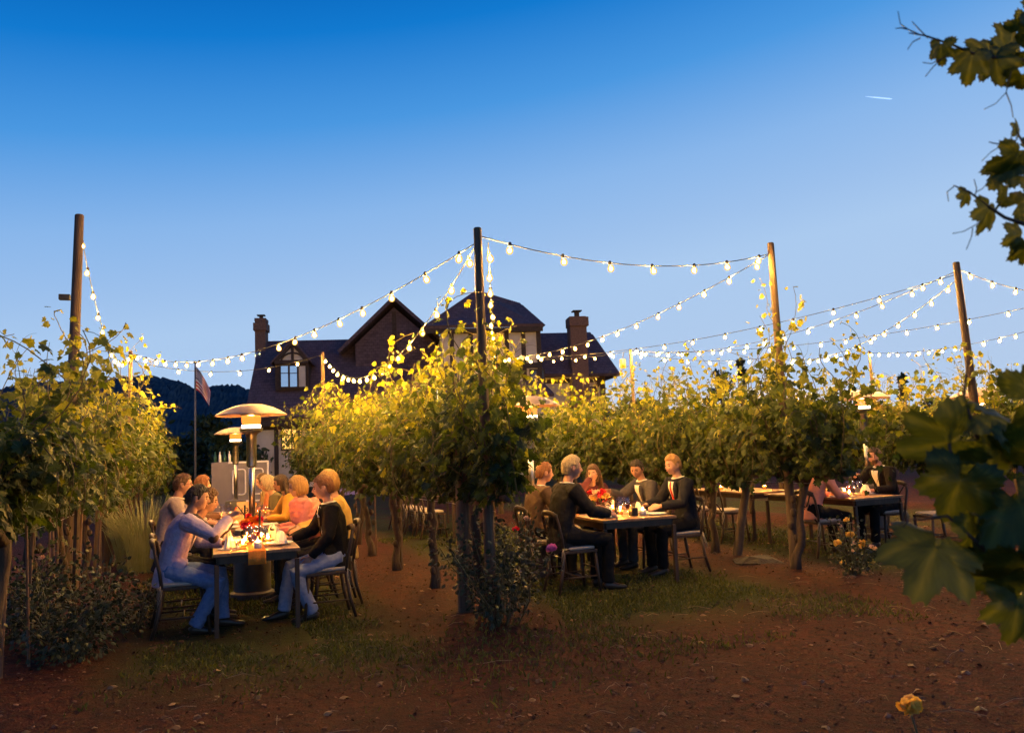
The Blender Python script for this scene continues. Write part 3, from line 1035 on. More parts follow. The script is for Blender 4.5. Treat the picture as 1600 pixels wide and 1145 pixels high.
def cane_leaves(parent, pts, rnd, size=.11, every=1, name="leaf", meshes=None):
    """separately pickable leaves along a protruding shoot"""
    meshes = meshes or LEAFMESH
    out = []
    for i in range(1, len(pts), every):
        f = i / len(pts)
        p = Vector(pts[i]); d = (Vector(pts[i]) - Vector(pts[i - 1])).normalized()
        s = size * (1 - .6 * f ** 2) * rnd.uniform(.8, 1.15)
        sidev = Vector((rnd.uniform(-1, 1), rnd.uniform(-1, 1), rnd.uniform(-.7, .1)))
        t = (sidev - d * sidev.dot(d) * .6).normalized()
        n = Vector((rnd.uniform(-1, 1), rnd.uniform(-1.4, .2), rnd.uniform(.0, .9))).normalized()
        x = t.cross(n).normalized(); z = x.cross(t)
        M = Matrix(((x.x, t.x, z.x), (x.y, t.y, z.y), (x.z, t.z, z.z))).to_4x4()
        o = link(name, meshes[rnd.randrange(len(meshes))], parent)
        o.matrix_local = Matrix.Translation(p + t * .03) @ M @ Matrix.Scale(s, 4)
        out.append(o)
    return out


def grow(p, d, n, step, rnd, wob=.12, up=0.0):
    p = Vector(p); d = Vector(d).normalized(); pts = [p.copy()]
    for i in range(n):
        d = (d + Vector((rnd.uniform(-wob, wob), rnd.uniform(-wob, wob), rnd.uniform(-wob, wob) + up))).normalized()
        p = p + d * step
        pts.append(p.copy())
    return pts


def tendril(mb, p, d, l, rnd):
    p = Vector(p); d = Vector(d).normalized(); pts = [p.copy()]
    c = rnd.uniform(-.5, .5)
    ax = Vector((rnd.uniform(-1, 1), rnd.uniform(-1, 1), rnd.uniform(-1, 1))).normalized()
    for i in range(9):
        d = Matrix.Rotation(c * (.15 + .12 * i), 3, ax) @ d
        p = p + d * (l / 9); pts.append(p.copy())
    mb.sweep(pts, [.0022 - .0015 * i / 10 for i in range(len(pts))], n=4)


def make_rows():
    rr = random.Random(77)
    for row, X in ROWX.items():
        if row not in ROWSTART: continue
        for i in range(ROWCOUNT[row]):
            y = ROWSTART[row] + i * SPC
            lab = f"{ORD[i]} grapevine from the dirt track in the {ROWDESC[row]}"
            t = thing("grapevine", lab, "grapevine", (X + rr.uniform(-.05, .05), y, ground_z(X, y)), 0, f"grapevines of the {ROWDESC[row]}")
            if (row, i) in NEAR:
                top = {'A': 2.35, 'B': 2.4, 'C': 2.5, 'D': 2.45}[row] + (.1 if i == 0 else 0)
                low = .8 if (row, i) in (('C', 1), ('C', 2), ('D', 0), ('D', 1)) else .95
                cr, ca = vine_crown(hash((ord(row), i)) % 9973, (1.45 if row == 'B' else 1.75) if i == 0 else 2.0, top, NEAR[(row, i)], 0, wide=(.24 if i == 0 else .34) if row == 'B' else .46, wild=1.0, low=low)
                flip = 0
            else:
                cr, ca = SHARED[rr.randrange(5)]
                flip = math.pi * rr.randrange(2)
            sc = (1, 1, 1) if (row, i) in NEAR else (rr.uniform(.9, 1.1), 1, rr.uniform(.95, 1.06))
            link("trunk", TRUNKS[rr.randrange(5)], t, rot=(0, 0, math.pi * rr.randrange(2)))
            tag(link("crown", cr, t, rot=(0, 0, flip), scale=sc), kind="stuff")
            link("canes", ca, t, rot=(0, 0, flip), scale=sc)
            # shoots that stand clear of the hedge
            if (row, i) in NEAR:
                ns = 6 if i == 0 else 5
                for k in range(ns):
                    st = MB()
                    p = (rr.uniform(-.3, .3), rr.uniform(-.8, .8), 2.05)
                    pts = grow(p, (rr.uniform(-.35, .35), rr.uniform(-.3, .3), 1), rr.randrange(5, 9), .07, rr, .16, .05)
                    st.sweep(pts, [.005 - .0035 * q / len(pts) for q in range(len(pts))], n=5)
                    cane_leaves(t, pts, rr, .115)
                    for q in range(2):
                        j = rr.randrange(3, len(pts))
                        tendril(st, pts[j], (rr.uniform(-1, 1), rr.uniform(-1, 1), rr.uniform(-.1, .8)), rr.uniform(.12, .28), rr)
                    st.obj("shoot", CANE, t, smooth=True)
            # stakes
            if i > 0 or row in 'AC':
                s = link("vine_stake", STAKE if rr.random() < .5 else THINSTAKE, None, loc=(X + rr.uniform(.05, .1), y + rr.uniform(.06, .16), ground_z(X, y)), rot=(rr.uniform(-.04, .04), rr.uniform(-.04, .04), rr.random()))
                tag(s, f"slender stake beside the {ORD[i]} trunk of the {ROWDESC[row]}", "stake", f"stakes of the {ROWDESC[row]}")
                if row == 'A' and i < 6:
                    for dy in (.5, .95):
                        s = link("vine_stake", THINSTAKE, None, loc=(X + rr.uniform(.0, .2), y + dy, ground_z(X, y)), rot=(rr.uniform(-.05, .05), rr.uniform(-.05, .05), 0))
                        tag(s, f"slender stake beside the {ORD[i]} trunk of the {ROWDESC[row]}", "stake", f"stakes of the {ROWDESC[row]}")


make_rows()

# row end posts
def wood_post(name, label, base, top, r0, r1, group=None, mat=None):
    b = Vector(base)
    t = link(name, MB().sweep([Vector((0, 0, -.15)), (Vector(top) - b) * .5, Vector(top) - b, Vector(top) - b + Vector((0, 0, .012))], [r0, (r0 + r1) / 2, r1, r1 * .8], n=12).mesh(name, mat or POSTWOOD, True), None, loc=b)
    smooth_by_angle(t.data)
    return tag(t, label, "post", group)


_g = on_ground(1148, 872)
wood_post("brace_post", "leaning wooden brace post at the end of the row by the flat stone", (_g.x, _g.y, 0), on_x(1170, 742, _g.x + .12), .065, .05)
wood_post("end_post", "thick upright end post of the row between the two nearest tables", (2.28, 7.45, 0), (2.3, 7.45, 1.7), .085, .075)
wood_post("end_post", "upright end post of the row behind the lavender-jacketed man", (-1.45, 13.2, 0), (-1.45, 13.2, 2.1), .07, .06)


def wires():
    m = pm("galvanised_wire", (.25, .23, .21), rough=.5, metal=.8)
    for row, X in ROWX.items():
        if row not in ROWSTART: continue
        y0 = ROWSTART[row] - .5; y1 = ROWSTART[row] + ROWCOUNT[row] * SPC
        for z, w in ((1.05, "lower"), (1.5, "upper")):
            o = MB().sweep([(X + .03, y0 + (y1 - y0) * k / 10, z + .01 * math.sin(k * 2.3)) for k in range(11)], .003, n=4, ref=(0, 0, 1)).obj("trellis_wire", m)
            tag(o, f"{w} trellis wire through the {ROWDESC[row]}", "wire", "trellis wires")


wires()

# ------------------------------------------------------------------ light poles and bulb strings
DARKPOLE = pm("tarred_pole", (.05, .032, .022), (.10, .065, .045), scale=9, rough=.85, bump=.5, bscale=35, stretch=(3, 3, .2))
FILAMENT = emat("bulb_filament", (1.0, .55, .115), BULB)


def shell():
    """thin amber glass with a soft inner glow"""
    m, t, b = _bsdf("amber_bulb_glass")
    N, L = t.nodes, t.links
    tr = N.new("ShaderNodeBsdfTransparent"); tr.inputs[0].default_value = (1, .93, .8, 1)
    em = N.new("ShaderNodeEmission"); em.inputs[0].default_value = (1.0, .50, .10, 1); em.inputs[1].default_value = 1.9
    mx = N.new("ShaderNodeMixShader"); mx.inputs[0].default_value = .62
    L.new(tr.outputs[0], mx.inputs[1]); L.new(em.outputs[0], mx.inputs[2]); L.new(mx.outputs[0], N["Material Output"].inputs[0])
    m.cycles.emission_sampling = 'NONE'
    return m


BULBMAT = shell()
CABLE = pm("black_cable", (.02, .02, .022), (.03, .03, .03), rough=.6)
OFFBULB = glassmat("unlit_bulb_glass", (.9, .9, .9), .2)


def pole_at(px, py, X, Y=None):
    p = on_x(px, py, X) if Y is None else on_y(px, py, Y)
    return p


POLES = {}
for key, px, py, X, r, lab in (
        ('A', 124, 337, -1.5, .065, "tall dark pole rising from the vines nearest the hill"),
        ('B', 746, 358, 2.33, .048, "tall pole in the vines between the two nearest tables"),
        ('C', 1204, 381, 6.45, .05, "tall pole rising from the vines behind the red-tie man"),
        ('D', 1494, 411, 10.4, .06, "tall slightly leaning pole in the vines behind the third table"),
        ('a', 204, 549, -1.5, .045, "slim far pole near the flagpole carrying bulbs"),
        ('b', 504, 551, 2.33, .045, "slim far pole standing before the dark house roof"),
        ('m', 772, 556, 6.45, .045, "slim far pole before the half-timbered gable"),
        ('c', 985, 546, 10.4, .045, "slim far pole with a hanging lamp right of the house"),
        ('e', 1204, 556, 14.4, .045, "slim far pole in line behind a tall near pole"),
        ('f', 1358, 549, 18.4, .045, "slim far pole above the orange heater")):
    p = pole_at(px, py, X)
    bx, by = p.x, p.y
    if key == 'D': bx += .16
    if key == 'A': bx -= .10
    po = wood_post("light_pole", lab, (bx, by, 0), p, r * 1.15, r * .8, "poles carrying the bulb strings", DARKPOLE if key == 'A' else POSTWOOD)
    POLES[key] = p
POLES['E'] = Vector((14.4, 9.0, 4.0))       # next pole, just outside the picture
wood_post("light_pole", "tall pole beyond the third table carrying bulbs", (14.4, 9.0, 0), POLES['E'], .06, .05, "poles carrying the bulb strings")
# small bracket on the first pole
_p = on_x(107, 465, -1.56)
tag(MB().box((-.10, -.04, -.03), (.02, .04, .035)).obj("junction_box", CABLE, loc=_p, bevel=.006), "small dark junction box fixed to the tall dark pole", "junction box")

BULBMESH = MB().lathe([(0, -.098), (.017, -.096), (.031, -.082), (.036, -.062), (.032, -.042), (.020, -.024), (.012, -.016)], n=10).mesh("bulb", BULBMAT, True)
OFFMESH = MB().lathe([(0, -.098), (.017, -.096), (.031, -.082), (.036, -.062), (.032, -.042), (.020, -.024), (.012, -.016)], n=10).mesh("bulb_unlit", OFFBULB, True)
FILMESH = MB().ball((0, 0, -.062), (.0125, .0125, .017), n=8, m=6).mesh("filament", FILAMENT, True)
SOCKET = MB().lathe([(.015, -.024), (.017, -.02), (.017, .012), (.009, .022), (0, .023)], n=8).mesh("socket", CABLE, True)


def string(label, A, B, sag, spacing=.6, first=.3, off=(), extra=None, last=None):
    A, B = Vector(A), Vector(B)
    t = thing("bulb_string", label, "string light", A, 0, "bulb strings")
    n = 40
    P = [A.lerp(B, i / n) + Vector((0, 0, -4 * sag * (i / n) * (1 - i / n))) for i in range(n + 1)]
    MB().sweep([p - A for p in P], .0055, n=5, ref=(0, 0, 1)).obj("cable", CABLE, t, smooth=True)
    ln = [0]
    for i in range(n): ln.append(ln[-1] + (P[i + 1] - P[i]).length)
    s = first; k = 0; rj = random.Random(int(ln[-1] * 1000))
    while s < ln[-1] - (last or .12):
        i = max(j for j in range(n) if ln[j] <= s)
        p = P[i].lerp(P[i + 1], (s - ln[i]) / (ln[i + 1] - ln[i])) - A
        link("socket", SOCKET, t, loc=p)
        b = link("bulb", OFFMESH if k in off else BULBMESH, t, loc=p, rot=(rj.uniform(-.25, .25), rj.uniform(-.25, .25), 0))
        if k not in off: link("filament", FILMESH, b)
        s += spacing * rj.uniform(.9, 1.1); k += 1
    return t


PA, PB, PC, PD, PE = (POLES[k] - Vector((0, 0, .12)) for k in "ABCDE")
pa, pb, pm_, pc, pe, pf = (POLES[k] - Vector((0, 0, .04)) for k in "abmcef")
string("bulb string dropping steeply from the tall dark pole to the far pole by the flag", PA, pa, .75)
string("long bulb string from the central pole across the chimney towards the flag", PB, pa, .55, off=(8,))
string("bulb string curving from the central pole over the dark roof", PB, pb, .85)
string("bulb string falling from the central pole toward the half-timbered gable", PB + Vector((.1, 0, 0)), pm_, .35)
string("bulb string swagged between the central pole and the pole behind red-tie man", PB + Vector((0, 0, .06)), PC, .22, first=.36)
string("bulb string sloping from the pole behind the red-tie man to the gable", PC, pm_, .35)
string("bulb string from the leaning pole to the far pole right of the house", PD, pc, .45)
string("second bulb string from the leaning pole toward the timbered gable", PD - Vector((0, 0, .05)), pm_, .35, first=.5, spacing=.7)
string("bulb string from the leaning pole to the far pole behind the vines", PD - Vector((0, 0, .12)), pe, .5)
string("bulb string from the leaning pole out over the third table lane", PD + Vector((0, 0, .04)), PE, .2)
string("bulb string from the outer pole low across to the house side", PE, pc, .35)
string("bulb string from the outer pole back to the far pole row", PE - Vector((0, 0, .3)), pf, .25)
string("low far bulb string between the flag pole side and the dark roof", pa - Vector((0, 0, .15)), pb, .3, spacing=.62)
string("low far bulb string crossing before the half-timbered gable", pm_, pc, .12, spacing=.62)
string("low far bulb string right of the house above the vines", pc - Vector((0, 0, .05)), pe, .15, spacing=.62)
string("outermost low far bulb string above the orange heater", pe, pf, .1, spacing=.62)
# hanging lamp on the far pole
_p = on_x(973, 567, 10.3)
t = thing("hanging_lamp", "small box lamp hanging from the far pole right of the house", "lamp", _p)
MB().box((-.07, -.05, -.14), (.07, .05, .1)).obj("housing", pm("lamp_housing", (.25, .2, .14), rough=.5), t, bevel=.01)
MB().sweep([(0, 0, .1), (.05, 0, .28)], .008, n=5).obj("bracket", CABLE, t)

# ------------------------------------------------------------------ patio heaters
STEEL = pm("brushed_steel", (.46, .43, .40), (.56, .53, .50), scale=6, rough=.28, metal=1.0, stretch=(1, 1, .1))
DOME = pm("aluminium_reflector", (.27, .215, .19), (.34, .275, .245), scale=5, rough=.5, metal=.85)
GREYSTEEL = pm("dark_tank_housing", (.055, .05, .055), (.08, .075, .08), scale=4, rough=.55, metal=.3)


def screen():
    """perforated red-hot screen: part glowing metal, part holes"""
    m, t, b = _bsdf("burner_screen")
    N, L = t.nodes, t.links
    tr = N.new("ShaderNodeBsdfTransparent")
    em = N.new("ShaderNodeEmission"); em.inputs[0].default_value = (1.0, .27, .03, 1); em.inputs[1].default_value = HEAT
    mx = N.new("ShaderNodeMixShader"); mx.inputs[0].default_value = .45
    L.new(tr.outputs[0], mx.inputs[1]); L.new(em.outputs[0], mx.inputs[2]); L.new(mx.outputs[0], N["Material Output"].inputs[0])
    return m


GLOW = screen()
FLAME = emat("burner_flame", (1.0, .72, .42), 9.0)


def heater(label, x, y, h=2.26, tilt=0.0):
    t = thing("patio_heater", label, "patio heater", (x, y, ground_z(x, y)), 0, "patio heaters among the tables")
    b = MB().lathe([(.25, 0), (.25, .06), (.21, .08), (.21, .74), (.19, .78), (.05, .80), (.035, .82)], n=24).obj("tank_housing", GREYSTEEL, t, smooth=True)
    smooth_by_angle(b.data)
    MB().sweep([(0, 0, .78), (0, 0, 1.62)], .036, n=16).obj("post", STEEL, t, smooth=True)
    o = MB().lathe([(.037, 1.50), (.058, 1.52), (.058, 1.86), (.075, 1.90), (.13, 1.93), (.135, 1.96), (.12, 1.965)], n=24).obj("burner_head", STEEL, t, smooth=True)
    smooth_by_angle(o.data)
    MB().lathe([(.05, 1.965), (.105, 1.967), (.112, 1.985), (.11, 2.005), (.09, 2.006)], n=24).obj("flame_ring", FLAME, t, smooth=True)
    MB().lathe([(.098, 2.006), (.108, 2.03), (.112, 2.075), (.108, 2.115), (.098, 2.12)], n=24).obj("emitter_screen", GLOW, t, smooth=True)
    MB().lathe([(.125, 2.118), (.12, 2.135), (.02, 2.14)], n=24).obj("emitter_cap", STEEL, t, smooth=True)
    prof = [(.41, 2.115), (.415, 2.12), (.395, 2.135), (.33, 2.175), (.24, 2.215), (.13, 2.245), (.0, 2.257)]
    inner = [(.0, 2.243), (.13, 2.232), (.24, 2.203), (.33, 2.163), (.39, 2.127), (.41, 2.115)]
    d = MB().lathe(inner + prof[1:], n=32).obj("dome_reflector", DOME, t, smooth=True)
    pl = bpy.data.lights.new("burner_light", 'POINT'); pl.energy = 170; pl.color = (1.0, .27, .045); pl.shadow_soft_size = .05
    lo = bpy.data.objects.new("burner_light", pl); COL.objects.link(lo); lo.parent = t; lo.location = (0, 0, 2.055)
    MB().sweep([(0, 0, 2.14), (0, 0, 2.245)], .012, n=8).obj("dome_stem", STEEL, t)
    return t


heater("patio heater standing between the tables on the lavender-jacketed man's lane", .47, 10.02)
heater("farther patio heater in the same lane before the paneled bar", .50, 17.2)
heater("patio heater beside the vines behind the grey-haired man's chair", 3.84, 9.5)
heater("patio heater with orange glow near the third dining table", 9.55, 9.7)
heater("patio heater beyond the vines outside the third table lane", 11.9, 9.6)

# ------------------------------------------------------------------ chairs and tables
CHAIRWOOD = pm("dark_chair_wood", (.028, .016, .010), (.06, .035, .021), scale=7, rough=.5, stretch=(1, 1, .3), bump=.15)
TABLEWOOD = pm("farm_table_wood", (.16, .09, .05), (.26, .155, .085), scale=5, rough=.55, stretch=(6, .5, 1), bump=.15)
CUSHION = pm("ivory_cushion", (.30, .26, .22), (.38, .33, .28), scale=20, rough=.9)


def build_chair():
    """cross-back chair facing +y, origin on the floor below the seat"""
    P = []
    s = MB().prism([(-.2, -.19), (.2, -.19), (.225, .0), (.215, .21), (-.215, .21), (-.225, 0)], 'z', .435, .465)
    P.append(("seat", s.mesh("seat", CHAIRWOOD), .006))
    c = MB(); n = 12
    prof = [(-.19, -.18), (.19, -.18), (.205, 0), (.195, .19), (-.195, .19), (-.205, 0)]
    c.prism(prof, 'z', .467, .505)
    P.append(("cushion", c.mesh("cushion", CUSHION), .016))
    leg = lambda a, b, m: MB().sweep([a, m, b], [.016, .019, .021], n=8).mesh("leg", CHAIRWOOD, True)
    for sx in (-1, 1):
        P.append(("leg", leg((sx * .20, .235, 0), (sx * .19, .19, .44), (sx * .195, .21, .2)), 0))
        P.append(("leg", leg((sx * .205, -.27, 0), (sx * .185, -.18, .45), (sx * .19, -.215, .2)), 0))
    # bentwood hoop
    hp = [(-.185, -.18, .44), (-.20, -.20, .60), (-.205, -.235, .76), (-.185, -.25, .84), (-.12, -.262, .875), (0, -.27, .885), (.12, -.262, .875), (.185, -.25, .84), (.205, -.235, .76), (.20, -.20, .60), (.185, -.18, .44)]
    P.append(("back_hoop", MB().sweep(hp, .016, n=8, ref=(0, 1, 0)).mesh("back_hoop", CHAIRWOOD, True), 0))
    P.append(("top_rail", MB().sweep([(-.19, -.252, .84), (-.1, -.275, .868), (0, -.285, .878), (.1, -.275, .868), (.19, -.252, .84)], [(.02, .032)] * 5, ref=(0, 1, 0), n=8).mesh("top_rail", CHAIRWOOD, True), 0))
    for sx in (-1, 1):
        P.append(("cross_slat", MB().sweep([(sx * -.15, -.262, .85), (sx * -.06, -.236 - .004 * sx, .72), (sx * .05, -.215 - .004 * sx, .60), (sx * .16, -.185, .47)], [(.006, .014)] * 4, ref=(0, 1, 0), n=6).mesh("cross_slat", CHAIRWOOD, True), 0))
    st = MB()
    for sx in (-1, 1): st.sweep([(sx * .197, .215, .18), (sx * .197, -.21, .18)], .009, n=6)
    st.sweep([(-.197, .0, .18), (.197, .0, .18)], .009, n=6)
    st.sweep([(-.195, .215, .26), (.195, .215, .26)], .009, n=6)
    P.append(("stretcher", st.mesh("stretcher", CHAIRWOOD, True), 0))
    for sx in (-1, 1):
        tb = MB(); rr = random.Random(3 + sx)
        for k in range(4):
            a = rr.uniform(-.9, .9)
            tb.sweep([(sx * .20, -.19, .485), (sx * .225 + .02 * a, -.215 + .01 * k, .46 - .02 * k), (sx * .225 + .035 * a, -.22, .40 - .035 * k)], [(.006, .002)] * 3, n=5)
        P.append(("tie", tb.mesh("tie", CUSHION, True), 0))
    return P


CHAIRPARTS = build_chair()


def chair(label, x, y, rz, group="cross-back dining chairs"):
    t = thing("dining_chair", label, "chair", (x, y, ground_z(x, y)), rz, group)
    for nm, me, bv in CHAIRPARTS:
        o = link(nm, me, t)
        if bv:
            b = o.modifiers.new("bevel", 'BEVEL'); b.width = bv; b.segments = 2
    return t


def table(label, x0, x1, y0, y1, rz=0.0):
    cx, cy = (x0 + x1) / 2, (y0 + y1) / 2
    w, l = (x1 - x0) / 2, (y1 - y0) / 2
    t = thing("farm_table", label, "table", (cx, cy, ground_z(cx, cy)), rz, "wooden farm tables")
    nb = 5
    for k in range(nb):
        a = -w + 2 * w * k / nb
        MB().box((a + .0015, -l, .722 + .0008 * (k % 2)), (a + 2 * w / nb - .0015, l, .75 + .0008 * (k % 2))).obj("plank", TABLEWOOD, t, bevel=.002)
    MB().box((-w + .05, -l + .03, .65), (w - .05, -l + .055, .72)).obj("apron", CHAIRWOOD, t)
    MB().box((-w + .05, l - .055, .65), (w - .05, l - .03, .72)).obj("apron", CHAIRWOOD, t)
    for sx in (-1, 1):
        MB().box((sx * (w - .04) - .012, -l + .06, .65), (sx * (w - .04) + .012, l - .06, .72)).obj("apron", CHAIRWOOD, t)
        for sy in (-1, 1):
            MB().box((sx * (w - .03) - .021, sy * (l - .03) - .021, -.02), (sx * (w - .03) + .021, sy * (l - .03) + .021, .649)).obj("leg", CHAIRWOOD, t, bevel=.004)
    return t


table("dark-legged farm table with an orange runner by the lavender-jacketed man", .03, .81, 7.95, 9.65)
table("second farm table just beyond the near heater in the same lane", .05, .85, 10.45, 12.35)
table("third farm table farther along the lane toward the paneled bar", .05, .85, 12.4, 14.4)
table("wooden farm table between the grey-haired man and the red-tie man", 4.13, 5.05, 8.02, 9.75, R(-3))
table("farm table beyond the third vine row with the dark-suited man", 7.95, 8.8, 8.35, 10.2)
table("farm table with empty chairs seen past the leaning brace post", 7.95, 8.8, 10.5, 12.4)
table("far farm table seen between the trunks of the centre vine row", 4.15, 5.0, 14.2, 17.4)

# ------------------------------------------------------------------ things on the tables
GLASS = glassmat()
PORCELAIN = pm("white_porcelain", (.74, .72, .69), (.78, .76, .73), rough=.25, spec=.5)
LINEN = pm("white_linen", (.70, .67, .63), (.78, .75, .71), scale=30, rough=.95, bump=.2, bscale=160)
WINE = pm("red_wine", (.08, .004, .01), (.1, .006, .012), rough=.1)
RUNNER = pm("orange_runner", (.75, .20, .02), (.85, .27, .035), scale=60, rough=.9, bump=.3, bscale=200)
CUTLERY = pm("silver_cutlery", (.65, .62, .58), rough=.2, metal=1.0)
BLACKIRON = pm("black_iron", (.012, .012, .013), (.02, .02, .02), rough=.45, metal=.4)
WAX = pm("ivory_wax", (.75, .66, .48), (.8, .7, .52), rough=.5)
CANDLE = emat("candle_flame", (1.0, .40, .07), FLAMEW)
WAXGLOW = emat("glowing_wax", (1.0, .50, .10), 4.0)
FROST = pm("frosted_votive", (.55, .50, .50), (.62, .57, .57), rough=.4)

GOBLET = MB().lathe([(.0, .0), (.034, .002), (.030, .005), (.005, .010), (.004, .085), (.012, .095), (.034, .118), (.041, .150), (.038, .185), (.033, .205), (.032, .205), (.037, .184), (.039, .150), (.033, .120), (.011, .098), (0, .097)], n=16).mesh("wine_glass", GLASS, True)
WINEIN = MB().lathe([(0, .098), (.010, .099), (.032, .121), (.037, .142), (0, .142)], n=14).mesh("wine", WINE, True)
TUMBLER = MB().lathe([(0, 0), (.030, 0), (.035, .10), (.033, .10), (.028, .008), (0, .008)], n=16).mesh("tumbler", GLASS, True)
PLATE = MB().lathe([(0, .004), (.085, .004), (.10, .010), (.138, .020), (.140, .018), (.10, .004), (.085, 0), (0, 0)], n=28).mesh("plate", PORCELAIN, True)
FORK = MB().box((-.004, -.09, 0), (.004, .03, .003)).box((-.011, .03, 0), (.011, .05, .003)).box((-.011, .05, 0), (-.008, .09, .003)).box((-.004, .05, 0), (-.001, .09, .003)).box((.003, .05, 0), (.006, .09, .003)).mesh("fork", CUTLERY)
KNIFE = MB().box((-.005, -.10, 0), (.005, 0, .004)).prism([(-.005, 0), (.007, 0), (.007, .07), (-.003, .105)], 'z', 0, .002).mesh("knife", CUTLERY)
VOTIVE = MB().lathe([(0, 0), (.036, 0), (.038, .07), (.034, .07), (.033, .006), (0, .006)], n=18).mesh("votive_cup", FROST, True)
VGLASS = MB().lathe([(0, 0), (.03, 0), (.034, .085), (.032, .085), (.028, .006), (0, .006)], n=18).mesh("votive_glass", glassmat("amber_glass", (1, .85, .6), .1), True)
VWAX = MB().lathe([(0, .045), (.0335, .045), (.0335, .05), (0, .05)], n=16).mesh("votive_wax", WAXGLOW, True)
FLAMEMESH = MB().lathe([(0, 0), (.006, .006), (.0085, .016), (.006, .03), (0, .045)], n=8).mesh("flame", CANDLE, True)


def napkin_mesh(seed):
    """loosely folded napkin standing as a peaked fan"""
    rr = random.Random(seed)
    nu, nv = 16, 8
    V = []
    for j in range(nv + 1):
        v = j / nv
        for i in range(nu + 1):
            u = i / nu
            a = math.pi * (u * 1.15 - .08)
            r = .085 * (1 - .55 * v) * (1 + .18 * math.cos(u * 28 + seed))
            V.append((math.cos(a) * r + .02 * v * rr.uniform(-.1, .1), math.sin(a) * r * .6 - .03, .004 + .10 * v ** .8 * (1 + .2 * math.sin(u * math.pi))))
    F = [(j * (nu + 1) + i, j * (nu + 1) + i + 1, (j + 1) * (nu + 1) + i + 1, (j + 1) * (nu + 1) + i) for j in range(nv) for i in range(nu)]
    return mesh_np("napkin", V, F, LINEN, smooth=True)


NAPKINS = [napkin_mesh(i) for i in range(3)]
TZ = .752


def setz(x, y): return ground_z(x, y) + TZ


def put(name, me, label, cat, x, y, group=None, rz=0.0, dz=0.0, extra=None):
    """a one-mesh thing standing on a table; extra: list of (part name, mesh)"""
    o = link(name, me, None, loc=(x, y, setz(x, y) + dz), rot=(0, 0, rz))
    for nm, m in extra or []: link(nm, m, o)
    return tag(o, label, cat, group)


def place_setting(x, y, side, who, tab, seed, nap=True):
    """side: -1 diner sits at lower x, +1 at higher x"""
    rr = random.Random(seed)
    put("plate", PLATE, f"white plate on the table before the {who}", "plate", x, y)
    if nap:
        o = put("napkin", NAPKINS[seed % 3], f"folded white napkin standing on the plate before the {who}", "napkin", x, y, rz=rr.uniform(-.6, .6) + (math.pi / 2 if side > 0 else -math.pi / 2), dz=.012)
        o.modifiers.new("cloth", 'SOLIDIFY').thickness = .003
    put("fork", FORK, f"silver fork beside the plate of the {who}", "fork", x, y + .17 * side, rz=-math.pi / 2 if side < 0 else math.pi / 2)
    put("knife", KNIFE, f"silver knife beside the plate of the {who}", "knife", x, y - .17 * side, rz=-math.pi / 2 if side < 0 else math.pi / 2)
    gx = x - .17 * side * 1.0
    for k in range(2):
        put("wine_glass", GOBLET, (f"stemmed glass of red wine on the {tab}" if (seed + k) % 3 == 0 else f"empty clear stemmed glass before the {who}"), "wine glass", gx + rr.uniform(-.03, .03), y - .10 + .13 * k + rr.uniform(-.02, .02), f"wine glasses on the {tab}", extra=[("wine", WINEIN)] if (seed + k) % 3 == 0 else None)
    put("tumbler", TUMBLER, f"clear water tumbler on the {tab}", "glass", gx + rr.uniform(-.02, .02) - .06 * side, y + .18 + rr.uniform(-.02, .02), f"water tumblers on the {tab}")


def votive(x, y, label, group, glass=False):
    t = thing("votive_candle", label, "candle", (x, y, setz(x, y) + .001), 0, group)
    link("cup", VGLASS if glass else VOTIVE, t)
    link("wax", VWAX, t)
    link("flame", FLAMEMESH, t, loc=(0, 0, .052))


def taper(x, y, label, h=.30, group=None):
    t = thing("candlestick", label, "candlestick", (x, y, setz(x, y)), 0, group)
    MB().lathe([(0, 0), (.045, 0), (.045, .008), (.012, .016), (.010, h * .45), (.018, h * .47), (.014, h * .5)], n=14).obj("holder", BLACKIRON, t, smooth=True)
    MB().sweep([(0, 0, h * .48), (0, 0, h)], .011, n=10).obj("candle", BLACKIRON, t, smooth=True)


def petal_ball(rng, r, n=26):
    P = rng.normal(0, 1, (n, 3)); P[:, 2] = np.abs(P[:, 2]) * .7; P /= np.linalg.norm(P, axis=1, keepdims=True)
    tv = np.array([(0, 0, 0), (-.5, .35, .12), (-.42, .8, .05), (0, 1, -.05), (.42, .8, .05), (.5, .35, .12), (0, .5, -.08)])
    tf = np.array([(0, 1, 6), (1, 2, 6), (2, 3, 6), (3, 4, 6), (4, 5, 6), (5, 0, 6)])
    t = P + np.array([0, 0, .8]) + rng.normal(0, .2, P.shape)
    return stamp(tv, tf, P * r * .25, t, P + rng.normal(0, .1, P.shape), r * (.75 + .4 * rng.random(n)), rng.random(n))


def flowermat(name, lo, hi):
    return leafmat(name, lo, tuple((a + b) / 2 for a, b in zip(lo, hi)), hi, trans=.3, rough=.6)


REDF = flowermat("red_petal", (.45, .01, .02), (.7, .04, .05))
ORANGEF = flowermat("orange_petal", (.75, .13, .015), (.85, .26, .03))
YELLOWF = flowermat("yellow_petal", (.75, .42, .06), (.85, .58, .16))
PINKF = flowermat("mauve_petal", (.50, .12, .35), (.62, .22, .48))
PEACHF = flowermat("peach_petal", (.72, .42, .25), (.8, .55, .38))
_rng = np.random.default_rng(12)
BLOOMS = {k: [mesh_np("bloom", *petal_ball(_rng, 1.0)[:2], m, petal_ball(np.random.default_rng(1), 1.0)[2]) for q in range(2)] for k, m in (("red", REDF), ("orange", ORANGEF), ("yellow", YELLOWF), ("pink", PINKF), ("peach", PEACHF))}


